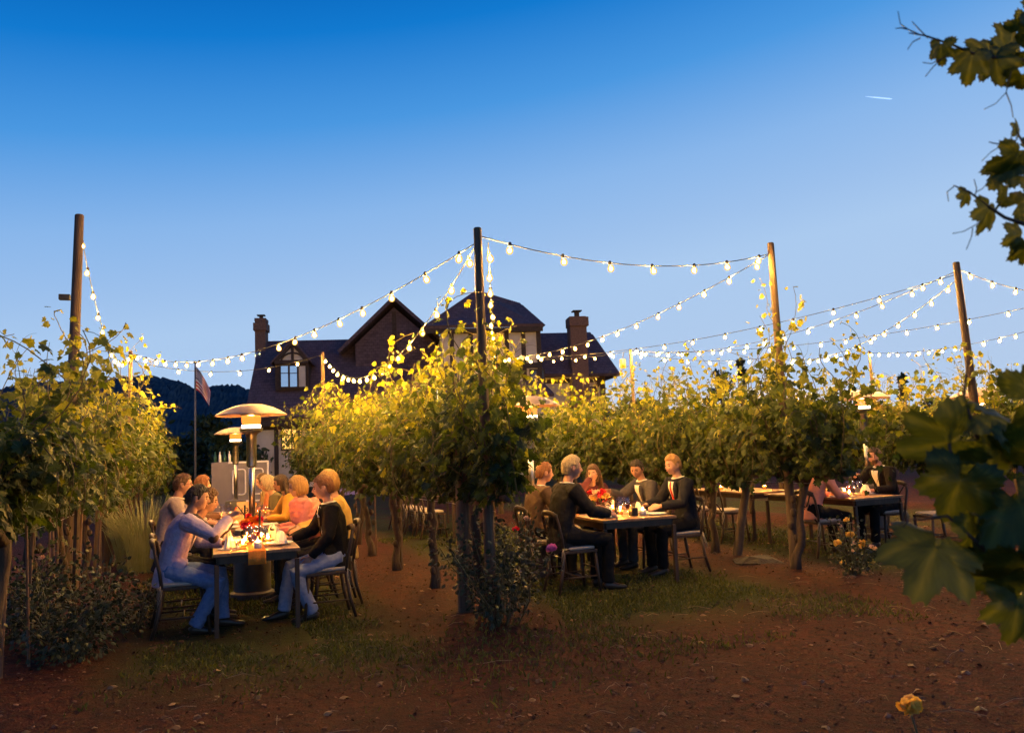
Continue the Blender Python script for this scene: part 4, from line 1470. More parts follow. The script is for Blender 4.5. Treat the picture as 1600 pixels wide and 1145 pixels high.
def bouquet(x, y, label, kinds, seed, n=12, spread=.11):
    rr = random.Random(seed)
    t = thing("flower_arrangement", label, "flowers", (x, y, setz(x, y)), 0)
    MB().lathe([(0, 0), (.05, 0), (.062, .05), (.055, .11), (.05, .11), (.055, .05), (.045, .006), (0, .006)], n=16).obj("vase", pm("smoky_vase", (.06, .05, .05), rough=.2), t, smooth=True)
    st = MB(); P = []
    for k in range(n):
        a = rr.random() * 6.28; r = spread * rr.random() ** .6
        p = Vector((r * math.cos(a), r * math.sin(a) * 1.3, .14 + .11 * rr.random()))
        st.sweep([(0, 0, .05), p * .6, p], .0025, n=4)
        b = link("bloom", BLOOMS[rr.choice(kinds)][rr.randrange(2)], t, loc=p, rot=(rr.uniform(-.7, .7), rr.uniform(-.7, .7), rr.random() * 6))
        b.scale = (rr.uniform(.035, .055),) * 3
    st.obj("stems", CANE, t)
    rng = np.random.default_rng(seed); m = 40
    P = rng.normal(0, 1, (m, 3)) * np.array([spread * .7, spread * .8, .03]) + np.array([0, 0, .13])
    V, F, a = stamp(OVALV, OVALF, P, rng.normal(0, 1, (m, 3)) + np.array([0, 0, .3]), rng.normal(0, 1, (m, 3)), .05 + .03 * rng.random(m), rng.random(m))
    tag(link("foliage", mesh_np("foliage", V, F, ROSELEAF, a), t), kind="stuff")


# orange runner draped over the near end of the table
def runner(x0, x1, y0, y1, drop, label):
    z = setz((x0 + x1) / 2, y0) + .003
    V = []; n = 14
    prof = [(y0 - .012, z - drop), (y0 - .014, z - drop * .5), (y0 - .011, z - .012), (y0 - .004, z), (y0 + .03, z + .001)] + [(y0 + (y1 - y0) * k / 6, z + .001) for k in range(1, 7)]
    for (y, zz) in prof:
        for i in range(n + 1):
            u = i / n
            wv = .004 * math.sin(u * 11) * (1 if zz < z - .02 else 0)
            V.append((x0 + (x1 - x0) * u, y + wv - (.003 if zz < z - .02 else 0), zz))
    m = n + 1
    F = [(j * m + i, j * m + i + 1, (j + 1) * m + i + 1, (j + 1) * m + i) for j in range(len(prof) - 1) for i in range(n)]
    o = link("table_runner", mesh_np("table_runner", V, F, RUNNER, smooth=True))
    o.modifiers.new("cloth", 'SOLIDIFY').thickness = .002
    tag(o, label, "table runner")


runner(.335, .495, 7.95, 9.6, .13, "orange cloth runner hanging over the end of the near table")
T1 = "orange-runner table"
place_setting(.20, 8.32, -1, "lavender-jacketed man", T1, 1)
place_setting(.64, 8.32, 1, "black-jacketed man", T1, 2)
place_setting(.20, 8.92, -1, "curly-haired woman", T1, 3)
place_setting(.64, 8.95, 1, "yellow-sweater woman", T1, 4)
place_setting(.64, 9.45, 1, "pink-shawl woman", T1, 5)
votive(.43, 8.08, "low frosted votive candle burning on the runner's near end", None)
for (x, y) in ((.33, 8.42), (.50, 8.75), (.38, 9.1), (.30, 8.22), (.47, 9.4), (.55, 8.5)):
    votive(x, y, "small glass votive candle burning on the orange-runner table", "votives on the orange-runner table", True)
taper(.47, 8.45, "black candlestick nearest the low votive on the orange runner", .34)
taper(.36, 9.25, "black candlestick by the flowers on the orange runner", .36)
bouquet(.42, 8.78, "red and orange flowers in a bowl on the orange runner", ["red", "orange", "orange"], 4, 14)
bouquet(.45, 11.2, "small red and orange bouquet on the table beyond the heater", ["red", "orange"], 5, 10)
put("salt_dish", TUMBLER, "short clear tumbler at the lavender-jacketed man's table corner", "glass", .215, 8.10)

T2 = "grey-haired man's table"
place_setting(4.32, 8.35, -1, "grey-haired man", T2, 6)
place_setting(4.86, 8.65, 1, "red-tie man", T2, 7)
place_setting(4.86, 9.3, 1, "open-collar man in grey suit", T2, 8)
place_setting(4.32, 9.05, -1, "red-haired man", T2, 9)
for (x, y) in ((4.55, 8.5), (4.66, 8.9), (4.5, 9.3), (4.6, 9.55), (4.42, 8.7)):
    votive(x, y, "small glass votive candle burning on the grey-haired man's table", "votives on the grey-haired man's table", True)
bouquet(4.52, 8.98, "red, peach and yellow flowers on the grey-haired man's table", ["red", "peach", "yellow", "red"], 6, 14)
taper(4.62, 8.75, "short black candlestick on the grey-haired man's table", .2)
t = thing("black_candle_box", "small square black candle box on the grey-haired man's table", "candle holder", (4.63, 8.33, setz(4.63, 8.33)))
MB().box((-.04, -.04, 0), (.04, .04, .09)).obj("box", BLACKIRON, t, bevel=.003)
MB().box((-.03, -.03, .0905), (.03, .03, .095)).obj("lid", BLACKIRON, t)
votive(4.74, 8.3, "low frosted votive candle beside the black candle box", None)
put("bread_plate", PLATE, "white bread plate near the corner before the red-tie man", "plate", 4.9, 8.3)

T3 = "third table"
for (x, y) in ((8.2, 8.7), (8.4, 9.0), (8.5, 9.5)):
    votive(x, y, "small glass votive candle burning on the third table", "votives on the third table", True)
place_setting(8.62, 8.85, 1, "dark-suited man at the third table", T3, 10)
place_setting(8.12, 8.75, -1, "coral-topped woman at the third table", T3, 11)
TB = "table beyond the heater"
for (x, y) in ((.4, 10.7), (.5, 11.6), (.42, 12.2), (.45, 13.0), (.42, 13.8)):
    votive(x, y, "small glass votive candle burning beyond the near heater", "votives beyond the near heater", True)
for i, (x, y) in enumerate(((.22, 10.8), (.68, 10.9), (.68, 11.7), (.22, 11.6), (.68, 12.7), (.22, 12.6))):
    for k in range(2):
        put("wine_glass", GOBLET, "clear stemmed wine glass on a table beyond the heater", "wine glass", x + .08 * k - .04, y + .1 * k, "wine glasses beyond the heater")
    put("plate", PLATE, "white plate on a table beyond the near heater", "plate", x, y - .15, "plates beyond the heater")
for i, (x, y) in enumerate(((8.1, 10.8), (8.1, 11.5), (8.6, 11.0), (4.3, 14.8), (4.3, 15.8), (4.8, 15.2))):
    votive(x, y, "small votive candle burning on an empty far table", "votives on the far tables", True)

# table number card on a stand
t = thing("table_number_card", "kraft paper table number card on a stand before the far heater", "sign", (.42, 11.0, setz(.42, 11.0)), R(8))
KRAFT = pm("kraft_card", (.42, .28, .17), (.5, .34, .21), scale=20, rough=.9)
MB().box((-.09, -.003, .06), (.09, .003, .30)).obj("card", KRAFT, t)
MB().lathe([(0, 0), (.05, 0), (.05, .006), (.006, .010), (.005, .06), (0, .06)], n=12).obj("stand", BLACKIRON, t, smooth=True)
fc = bpy.data.curves.new("digits", 'FONT'); fc.body = "19"; fc.size = .11; fc.align_x = 'CENTER'; fc.extrude = .001
tmp = bpy.data.objects.new("digits", fc); COL.objects.link(tmp)
bpy.context.view_layer.update()
me = bpy.data.meshes.new_from_object(tmp.evaluated_get(bpy.context.evaluated_depsgraph_get()))
bpy.data.objects.remove(tmp)
me.materials.clear(); me.materials.append(BLACKIRON)
link("number", me, t, loc=(0, -.0045, .15), rot=(math.pi / 2, 0, 0))

# ------------------------------------------------------------------ bar, lounge table at the end of the lane
def bar():
    a = on_y(345, 722, 24.0); b = on_y(420, 722, 24.0)
    w = b.x - a.x; h = a.z
    t = thing("paneled_bar", "grey paneled bar front with white moulding behind the heaters", "bar", (a.x, 24.0, 0), R(-8))
    G = pm("lavender_grey_paint", (.16, .14, .17), (.19, .165, .20), scale=3, rough=.6)
    Wh = pm("white_moulding", (.66, .62, .66), (.72, .68, .71), rough=.5)
    MB().box((-.25, 0, 0), (w, .7, h)).obj("carcass", G, t, bevel=.006)
    for q in ((.2, w, h - .05, h), (w - .05, w, 0, h - .053), (.2, w, .42, .46)):
        MB().box((q[0], -.03, q[2]), (q[1], -.002, q[3])).obj("moulding", Wh, t)
    for (x0, x1) in ((.32, .32 + (w - .5) / 2 - .06), (.32 + (w - .5) / 2 + .06, w - .16)):
        r, z0, z1 = .08, .62, h - .22
        pts = []
        for (cx, cz, a0) in ((x1 - r, z1 - r, 0), (x0 + r, z1 - r, 90), (x0 + r, z0 + r, 180), (x1 - r, z0 + r, 270)):
            for k in range(5): pts.append((cx + r * math.cos(R(a0 + k * 22.5)), -.015, cz + r * math.sin(R(a0 + k * 22.5))))
        pts.append(pts[0])
        MB().sweep(pts, .022, n=6, ref=(0, 1, 0), cap=False).obj("panel_moulding", Wh, t, smooth=True)
    z = h
    rr = random.Random(9)
    for k in range(5):
        x = -.15 + k * .13
        l = Vector((a.x + x * math.cos(R(-8)), 24.3 + x * math.sin(R(-8)), z + .002))
        bt = MB().lathe([(0, 0), (.035, 0), (.037, .02), (.037, .19), (.014, .24), (.013, .30), (0, .30)], n=12)
        tag(bt.obj("bottle", [pm("green_bottle", (.02, .06, .025), rough=.1), pm("white_bottle", (.6, .58, .55), rough=.2)][k % 2], loc=l, smooth=True), ["dark green bottle standing on the grey paneled bar", "white bottle standing on the grey paneled bar"][k % 2], "bottle", "bottles on the paneled bar")


bar()


def lounge():
    c = on_y(544, 790, 33.0)
    t = thing("lit_buffet_table", "low cloth-draped table glowing violet on the lawn behind the vines", "table", (c.x, 33.0, 0), R(-12))
    MB().box((-.75, -.35, 0), (.75, .35, .72)).obj("cloth_skirt", pm("purple_lit_cloth", (.22, .18, .42), (.28, .22, .5), rough=.9), t, bevel=.02)  # purple lighting of a white cloth is put into its colour
    MB().box((-.62, -.36, .30), (.62, -.354, .66)).obj("purple_glow_sheet", emat("purple_cloth_glow", (.22, .12, 1.0), 1.6), t)  # added glowing sheet stands in for purple light falling on the cloth
    MB().box((-.8, -.4, .722), (.8, .4, .75)).obj("top", pm("purple_lit_cloth", (.22, .18, .42)), t, bevel=.008)


lounge()

# ------------------------------------------------------------------ people
SKIN = {}


def skin(name, c):
    if name not in SKIN:
        m = pm("skin_" + name, c, tuple(min(1, x * 1.12) for x in c), scale=18, rough=.62, spec=.25, bump=.12, bscale=90)
        b = m.node_tree.nodes["Principled BSDF"]
        b.inputs['Subsurface Weight'].default_value = .0
        SKIN[name] = m
    return SKIN[name]


def cloth(name, c, c2=None, bump=.25):
    return pm("cloth_" + name, c, c2 or tuple(min(1, x * 1.15) for x in c), scale=26, rough=.9, bump=bump, bscale=180, spec=.2)


def remesh(name, mb, mat, voxel, parent, it=4, fac=.5):
    me = mb.mesh(name, mat)
    o = bpy.data.objects.new(name + "_tmp", me)
    COL.objects.link(o)
    r = o.modifiers.new("r", 'REMESH'); r.mode = 'VOXEL'; r.voxel_size = voxel; r.use_smooth_shade = True
    s = o.modifiers.new("s", 'SMOOTH'); s.factor = fac; s.iterations = it
    bpy.context.view_layer.update()
    out = bpy.data.meshes.new_from_object(o.evaluated_get(bpy.context.evaluated_depsgraph_get()))
    bpy.data.objects.remove(o); bpy.data.meshes.remove(me)
    out.name = name
    if not out.materials: out.materials.append(mat)
    return link(name, out, parent)


def sphere_dirs(nu, nv):
    D = [(0, 0, -1)]
    for j in range(1, nv):
        ph = -math.pi / 2 + math.pi * j / nv
        for i in range(nu):
            a = 2 * math.pi * i / nu
            D.append((math.cos(ph) * math.cos(a), math.cos(ph) * math.sin(a), math.sin(ph)))
    D.append((0, 0, 1))
    F = []
    for k in range(nu):
        F.append((0, 1 + (k + 1) % nu, 1 + k))
        F.append((len(D) - 1, 1 + (nv - 2) * nu + k, 1 + (nv - 2) * nu + (k + 1) % nu))
    for j in range(nv - 2):
        for k in range(nu):
            k2 = (k + 1) % nu
            F.append((1 + j * nu + k, 1 + j * nu + k2, 1 + (j + 1) * nu + k2, 1 + (j + 1) * nu + k))
    return D, F


def gauss(d, c, w):
    c = Vector(c).normalized()
    return math.exp(-((Vector(d) - c).length / w) ** 2)


def head_points(nu=44, nv=34, female=False):
    D, F = sphere_dirs(nu, nv)
    V = []
    for d in D:
        x, y, z = d
        rx, ry, rz = .077, .096, .114
        p = Vector((x * rx, y * ry, z * rz))
        if z < 0:
            p.x *= 1 - .28 * (-z) ** 1.5
            if y < 0: p.y *= 1 - .35 * (-z)
            if y > 0: p.y *= 1 - .06 * (-z)
        n = Vector(d)
        g = .0
        g += .032 * gauss(d, (0, 1, -.17), .13) + .012 * gauss(d, (0, 1, .0), .10)
        g += -.011 * (gauss(d, (.34, .9, .06), .17) + gauss(d, (-.34, .9, .06), .17))
        g += .006 * gauss(d, (0, .95, .26), .3)
        g += .005 * gauss(d, (0, .95, -.42), .16) - .004 * gauss(d, (0, .95, -.33), .09)
        g += .018 * gauss(d, (0, .75, -.72), .25)
        g += .006 * (gauss(d, (.6, .75, -.2), .3) + gauss(d, (-.6, .75, -.2), .3))
        if not female: g += .004 * (gauss(d, (.6, .4, -.65), .3) + gauss(d, (-.6, .4, -.65), .3))
        p += n * g
        V.append(p)
    return V, F


HEADV = {f: head_points(female=f) for f in (False, True)}


def hair_mesh(style, seed):
    rr = random.Random(seed)
    nu, nv = 110, 64
    D, F = sphere_dirs(nu, nv)
    V = []
    for d in D:
        x, y, z = d
        az = math.atan2(x, -y)          # 0 at back
        if style == 'short': line, vol, nz = (.50 if y > .62 else (-.12 + .62 * max(0, (y - .30) / .32) if y > .30 else (-.15 if y > .16 else (.14 if y > -.22 else .14 - .75 * min(1, (-y - .22) / .25))))), 1.12, .045
        elif style == 'bald': line, vol, nz = (2 if y > .2 or z > .35 else -.35), 1.03, .01
        elif style == 'curly': line, vol, nz = (.5 if y > .6 else -.1 - .6 * min(1, max(0, (.6 - y)))), 1.24, .12
        elif style == 'bob': line, vol, nz = (.48 if y > .62 else (-.75 if y < .35 else -.3)), 1.27, .04
        else: line, vol, nz = (.45 if y > .6 else (-.95 if y < .3 else -.2)), 1.15, .035
        k = (z - line) / .10
        k = max(0, min(1, k))
        k = k * k * (3 - 2 * k)
        st = math.sin(az * 23 + 6 * z + seed + 3 * noise.noise((x * 3, y * 3, z * 3))) * .35 + math.sin(az * 45 - 5 * z + seed * 2 + 4 * noise.noise((x * 2, z * 3, y * 2))) * .3 + noise.noise((x * 4, y * 4, z * 4 + seed)) * 1.2
        if style == 'curly': st = noise.noise((x * 7, y * 7, z * 7 + seed)) * 1.6 + noise.noise((x * 15, y * 15, z * 15)) * .7
        r = .82 * (1 - k) + (vol + nz * st) * k
        if style in ('short',) and z > .5 and y > 0: r += .05 * k
        if style == 'bob' and z < .2: r += .06 * k * (.2 - z)
        V.append((x * .080 * r, y * .099 * r - .004, z * .117 * r + .004))
    return V, F


def hand(mb, w, fd, pn, curl=.5, s=1.0, side=1):
    """palm and five fingers from wrist w; fd forward, pn palm-facing normal"""
    fd = Vector(fd).normalized(); pn = Vector(pn); pn = (pn - fd * pn.dot(fd)).normalized()
    sd = fd.cross(pn) * side            # towards the thumb
    w = Vector(w)
    mb.sweep([w - fd * .02, w + fd * .02 * s, w + fd * .06 * s, w + fd * .092 * s], [(.024 * s, .02 * s), (.031 * s, .018 * s), (.040 * s, .016 * s), (.038 * s, .013 * s)], ref=sd, n=10)
    L = [.070, .080, .074, .058]
    for k in range(4):
        b = w + fd * .085 * s + sd * ((.030 - .020 * k) * s)
        a = 0; p = b; pts = [p - fd * .01]
        for q, fr in enumerate((.45, .32, .23)):
            a += curl * (.55 + .35 * q)
            d = fd * math.cos(a) + pn * math.sin(a)
            p = p + d * (L[k] * fr * s); pts.append(p)
        mb.sweep(pts, [.0095 * s, .0092 * s, .0085 * s, .0068 * s], ref=sd, n=8)
    b = w + fd * .025 * s + sd * .030 * s
    d1 = (fd * .55 + sd * .75 + pn * .35).normalized(); d2 = (fd * .85 + sd * .2 + pn * .55).normalized()
    mb.sweep([b - d1 * .01, b + d1 * .035 * s, b + d1 * .035 * s + d2 * .032 * s, b + d1 * .035 * s + d2 * .055 * s], [.013 * s, .0115 * s, .0105 * s, .0075 * s], ref=pn, n=8)


def elbow_ik(S_, W_, a, b, pole):
    S_, W_ = Vector(S_), Vector(W_)
    d = W_ - S_; L = min(d.length, (a + b) * .995)
    dn = d.normalized()
    if d.length > (a + b) * .995: W_ = S_ + dn * L
    x = (a * a - b * b + L * L) / (2 * L)
    h = math.sqrt(max(1e-6, a * a - x * x))
    pl = Vector(pole); pl = (pl - dn * pl.dot(dn)).normalized()
    return S_ + dn * x + pl * h, W_


def person(label, x, y, rz, skin_c, hair, hair_c, top, top_c, legs_c, lean=8, hunch=8, head=(0, 5), rh=(.16, .38, .80), lh=(-.16, .38, .80),
           female=False, scale=1.0, shirt=None, tie=None, feet=((.12, .42), (-.12, .42)), vox=.009, pocket=None, glasses=False, curl=.5,
           knees=None, shoe_c=(.02, .015, .012), seat=.505, shawl=None, heldobj=None, patch=None, beard=None, z0=None):
    t = thing("person", label, "person", (x, y, ground_z(x, y) if z0 is None else z0), rz, None, scale)
    s = 1.0
    wd = .88 if female else 1.0
    d = Vector((0, math.sin(R(lean)), math.cos(R(lean))))
    d2 = Vector((0, math.sin(R(lean + hunch)), math.cos(R(lean + hunch))))
    P0 = Vector((0, -.09, (seat + .095) / scale))
    Wt = P0 + d * .17; Ch = Wt + d * .10 + d2 * .10; Nk = Ch + d2 * .165
    Hd = Nk + d2 * .075 + Vector((0, .038, .085))
    sh = {k: Nk - d2 * .055 + Vector((k * .175 * wd, 0, 0)) for k in (-1, 1)}
    # limbs
    W = {1: Vector(rh), -1: Vector(lh)}
    EL = {}
    for k in (-1, 1):
        EL[k], W[k] = elbow_ik(sh[k], W[k], .285, .255, (k * .75, -.35, -.9))
    KN, AN = {}, {}
    for k, ft in zip((1, -1), feet):
        an = Vector((ft[0], ft[1] - .06, .085 / scale))
        hp = Vector((k * .09, -.06, (seat + .085) / scale))
        KN[k], AN[k] = elbow_ik(hp, an, .43, .43, (k * .15, .6, 1))
    # ---- body: one continuous skin surface
    b = MB()
    b.sweep([P0 - d * .08, P0, Wt, Ch, Nk - d2 * .05, Nk], [(.13 * wd, .09), (.155, .105), (.13 * wd, .092), (.155 * wd, .10), (.13 * wd, .075), (.055, .055)], n=16)
    b.sweep([Nk - d2 * .03, Nk + d2 * .03, Hd + Vector((0, -.028, -.05))], [(.062, .06), (.052 * (.9 if female else 1), .052), (.05, .05)], n=14)
    for k in (-1, 1):
        b.sweep([sh[k] - Vector((k * .05, 0, 0)), sh[k], sh[k].lerp(EL[k], .5), EL[k], EL[k].lerp(W[k], .4), W[k]], [.04, .052, .043, .036, .035, .024], n=10)
        fd = (W[k] - EL[k]).normalized()
        hand(b, W[k], fd + Vector((0, 0, -.1)), Vector((-k * .75, .25, -.6)), curl=curl, s=.98 if not female else .88, side=-k if False else (1 if (fd.cross(Vector((-k * .75, .25, -.6)))).dot(Vector((-k, 0, .5))) > 0 else -1))
        hp = Vector((k * .085, -.07, P0.z))
        b.sweep([hp, hp.lerp(KN[k], .5), KN[k], KN[k].lerp(AN[k], .35), AN[k]], [.08, .068, .05, .048, .034], n=12)
    Mh = Matrix.Translation(Hd) @ Matrix.Rotation(R(head[0]), 4, 'Z') @ Matrix.Rotation(R(-head[1]), 4, 'X')
    if len(head) > 2: Mh = Mh @ Matrix.Rotation(R(head[2]), 4, 'Y')
    HV, HF = HEADV[female]
    hs = .95 if female else 1.0
    b.add([Mh @ (v * hs) for v in HV], HF)
    for k in (-1, 1):
        e = MB().ball((k * .079 * hs, -.008, -.004), (.010, .021, .032), n=10, m=8)
        b.add([Mh @ Vector(v) for v in e.v], e.f)
    sk = skin(*skin_c)
    remesh("body", b, sk, vox, t, it=3, fac=.4)
    # eyes, brows, lips
    for k in (-1, 1):
        e = MB().ball((0, 0, 0), (.0125, .007, .0065), n=8, m=6)
        e.v = [tuple(Mh @ (Vector(v) + Vector((k * .030, .0815, .008)) * hs)) for v in e.v]
        e.obj("eye", pm("eye_dark", (.03, .02, .015), (.04, .03, .02), rough=.2), t, smooth=True)
        br = MB().sweep([Mh @ (Vector(q) * hs) for q in ((k * .014, .0955, .026), (k * .030, .0915, .031), (k * .045, .080, .026))], [(.003, .0045)] * 3, n=6)
        br.obj("eyebrow", pm("brow_" + hair_c[0], tuple(c * .6 for c in hair_c[1]), rough=.6), t, smooth=True)
    lp = MB().ball((0, 0, 0), (.020, .006, .0065), n=10, m=6)
    lp.v = [tuple(Mh @ (Vector(v) + Vector((0, .0965, -.050)) * hs)) for v in lp.v]
    lp.obj("lips", skin("lips", (.42, .16, .13)), t, smooth=True)
    # ---- hair
    hm = pm("hair_" + hair_c[0], hair_c[1], tuple(min(1, c * 2.0) for c in hair_c[1]), scale=70, rough=.45, bump=.9, bscale=150, stretch=(1, 1, .18))
    if hair:
        V, F = hair_mesh(hair, int(abs(x * 37 + y * 11)) % 50)
        h = MB(); h.add([Mh @ (Vector(v) * hs * 1.005) for v in V], F)
        if hair == 'long':
            rr = random.Random(int(abs(x * 31 + y * 17)))
            for q in range(30):
                a = math.pi * (q / 29 * 1.25 + .875)        # back half
                o = Vector((math.cos(a + math.pi) * .083, math.sin(a) * -.085 if False else -abs(math.sin(a + math.pi / 2)) * .07 - .01, -.02))
                a2 = (q / 29 - .5) * 2
                o = Vector((a2 * .088, -.085 * math.cos(a2 * 1.2) + .005, .0))
                p0 = Mh @ (o * hs)
                ln = .24 + .05 * rr.random()
                dn = Vector((a2 * .12, -.12 + rr.uniform(-.05, .05), -1)).normalized()
                h.sweep([p0 + Vector((0, 0, .03)), p0 + dn * ln * .4 + Vector((a2 * .02, -.015, 0)), p0 + dn * ln * .75 + Vector((a2 * .03, -.02, 0)), p0 + dn * ln + Vector((a2 * .01, -.005, 0))], [.012, .017, .015, .004], n=7)
        h.obj("hair", hm, t, smooth=True)
    if beard:
        V = [Vector(v) for v in HV]
        D, _F = sphere_dirs(44, 34)
        bb = MB(); bb.add([Mh @ (v * hs * (1.03 if (dd[2] < -.28 and dd[1] > .15 and not (abs(dd[0]) < .2 and -.5 < dd[2] < -.36)) else .93)) for v, dd in zip(V, D)], _F)
        bb.obj("beard", pm("beard_" + hair_c[0], beard, rough=.8, scale=80, bump=.5), t, smooth=True)
    # ---- clothing
    cm = cloth(*top_c)
    j = MB()
    if top in ('jacket', 'shirt', 'sweater'):
        g = {'jacket': .030, 'shirt': .017, 'sweater': .024}[top]
        hem = .15 if top == 'jacket' else .10
        j.sweep([P0 - d * hem + Vector((0, .02, 0)), P0 - d * .03, P0 + d * .06, Wt, Ch, Ch + d2 * .075, Nk - d2 * .03, Nk + d2 * .005],
                [(.185 * wd, .150), (.178 * wd, .135), (.165 * wd, .122), (.142 * wd + g, .092 + g), (.160 * wd + g, .10 + g), (.155 * wd + g, .088 + g), (.118 * wd + g, .062 + g), (.060 + g * .4, .058 + g * .4)], n=18)
        for k in (-1, 1):
            wr = EL[k].lerp(W[k], .93)
            j.sweep([sh[k] - Vector((k * .07, 0, -.005)), sh[k] + Vector((k * .006, 0, 0)), sh[k].lerp(EL[k], .5), EL[k], EL[k].lerp(W[k], .5), wr],
                    [.05 + g * .6, .056 + g, .046 + g * .9, .040 + g * .85, .038 + g * .7, .030 + g * .55], n=12)
        if top == 'jacket':   # skirts of the jacket over the hips
            for k in (-1, 1):
                j.sweep([P0 + Vector((k * .10, .04, .05)), P0 + Vector((k * .115, .12, -.0))], [(.075, .10), (.07, .085)], n=10)
    jo = remesh({'jacket': "jacket", 'shirt': "shirt", 'sweater': "sweater"}[top], j, cm, vox * 1.15, t, it=5)
    # creases pressed into the cloth
    dm = jo.modifiers.new("folds", 'DISPLACE')
    tx = bpy.data.textures.get("folds") or bpy.data.textures.new("folds", 'CLOUDS')
    tx.noise_scale = .095; tx.noise_depth = 3; dm.texture = tx; dm.strength = .022; dm.mid_level = .5
    if shirt:
        sm = cloth(*shirt)
        # open jacket front: shirt panel, collar and lapels lying on the chest
        fr = lambda u, v, off=0.0: Ch + d2 * (.158 - .31 * v) + Vector((u, 0, 0)) + Vector((0, 1, -math.tan(R(lean + hunch)))).normalized() * ((.132 if v > .2 else .10 + .16 * v) * math.sqrt(max(.05, 1 - (u / (.19 * wd)) ** 2)) + .006 + off)
        V, F = [], []
        n = 9
        for i in range(n + 1):
            v = i / n; wdt = .062 * (1 - v) + .012
            for q in range(5): V.append(fr(wdt * (q / 2 - 1), v))
        for i in range(n):
            for q in range(4): F.append((i * 5 + q, i * 5 + q + 1, (i + 1) * 5 + q + 1, (i + 1) * 5 + q))
        so = MB().add(V, F).obj("shirt_front", sm, t, smooth=True); so.modifiers.new("t", 'SOLIDIFY').thickness = .006
        MB().sweep([Nk + d2 * .01 + Vector((.064 * math.cos(a), .064 * math.sin(a), .008 - .022 * max(0, math.sin(a)))) for a in [R(100 + 34 * q) for q in range(11)]], [(.007, .019)] * 11, ref=(0, 0, 1), n=8).obj("collar", sm, t, smooth=True)
        for k in (-1, 1):
            V = []; n = 7
            for i in range(n + 1):
                v = i / n * .95; e = .058 * (1 - v) + .012; o2 = e + .048 * math.sin(math.pi * min(1, v * 1.1 + .12)) + .006
                V += [fr(k * e, v, .008), fr(k * o2, v, .006)]
            F = [(2 * i, 2 * i + 1, 2 * i + 3, 2 * i + 2) for i in range(n)]
            lo = MB().add(V, F).obj("lapel", cm, t, smooth=True); lo.modifiers.new("t", 'SOLIDIFY').thickness = .007
        if tie:
            V = []
            for i in range(8):
                v = i / 7 * .97; e = .010 + .014 * v
                V += [fr(-e, v, .008), fr(e, v, .008)]
            to = MB().add(V, [(2 * i, 2 * i + 1, 2 * i + 3, 2 * i + 2) for i in range(7)]).obj("tie", cloth(*tie), t, smooth=True); to.modifiers.new("t", 'SOLIDIFY').thickness = .006
        if pocket:
            V = [fr(-.10, .30, .012), fr(-.065, .30, .012), fr(-.085, .20, .018)]
            MB().add(V, [(0, 1, 2)]).obj("pocket_square", cloth("pocket", pocket), t).modifiers.new("t", 'SOLIDIFY').thickness = .006
    if patch:      # dark elbow patch
        p = EL[1]
        MB().ball(tuple(p + (p - sh[1].lerp(W[1], .5)).normalized() * .022), (.045, .05, .055), n=12, m=8).obj("elbow_patch", cloth("patch", patch), t, smooth=True)
    if shawl:
        w = MB()
        for q in range(4):
            r = .16 + .035 * q; z = -.02 - .075 * q
            pts = [Nk + d2 * z + Vector((r * 1.15 * wd * math.cos(a), r * .82 * math.sin(a) + .01, .02 * math.sin(3 * a + q))) for a in [2 * math.pi * u / 24 for u in range(25)]]
            w.sweep(pts, [.042 + .008 * math.sin(u * 1.3 + q) for u in range(25)], n=8, ref=(0, 0, 1), cap=False)
        remesh("shawl", w, cloth(*shawl), vox * 1.2, t, it=3)
    l = MB()
    for k in (-1, 1):
        hp = Vector((k * .09, -.10, P0.z - .005))
        l.sweep([hp, hp.lerp(KN[k], .4), hp.lerp(KN[k], .8), KN[k] + Vector((0, .005, .0)), KN[k].lerp(AN[k], .15), KN[k].lerp(AN[k], .5), AN[k] + Vector((0, -.005, .0))],
                [(.10, .095), (.088, .085), (.076, .074), .072, .070, .064, (.064, .068)], n=14)
    l.sweep([P0 + Vector((0, -.01, -.09)), P0, P0 + d * .1], [(.165, .12), (.175, .13), (.15, .115)], n=16)
    lo = remesh("trousers" if not female else "trousers", l, cloth(*legs_c), vox * 1.3, t, it=5)
    dm = lo.modifiers.new("folds", 'DISPLACE'); dm.texture = tx; dm.strength = .022
    for k in (-1, 1):
        a = AN[k]
        sm_ = MB().sweep([a + Vector((0, -.055, -.045)), a + Vector((0, -.02, -.03)), a + Vector((0, .05, -.042)), a + Vector((0, .12, -.056)), a + Vector((0, .185, -.062)), a + Vector((0, .205, -.064))],
                         [(.030, .034), (.038, .050), (.042, .042), (.047, .028), (.038, .021), (.012, .01)], n=12)
        sm_.obj("shoe", pm("shoe_leather_%d" % int(shoe_c[0] * 1000), shoe_c, rough=.35), t, smooth=True)
    if glasses:
        gb = MB()
        for k in (-1, 1):
            pts = [Mh @ (Vector((k * .031 + .021 * math.cos(a), .1035 - .01 * abs(math.cos(a)), .006 + .016 * math.sin(a))) * hs) for a in [2 * math.pi * q / 14 for q in range(15)]]
            gb.sweep(pts, .0016, n=4, cap=False)
            gb.sweep([Mh @ (Vector((k * .052, .098, .010)) * hs), Mh @ (Vector((k * .084, .03, .012)) * hs), Mh @ (Vector((k * .086, -.01, .008)) * hs)], .0016, n=4)
        gb.sweep([Mh @ (Vector((-.010, .107, .01)) * hs), Mh @ (Vector((.010, .107, .01)) * hs)], .0016, n=4)
        gb.obj("glasses", BLACKIRON, t)
    t["hand_r"] = list(W[1])
    return t, W


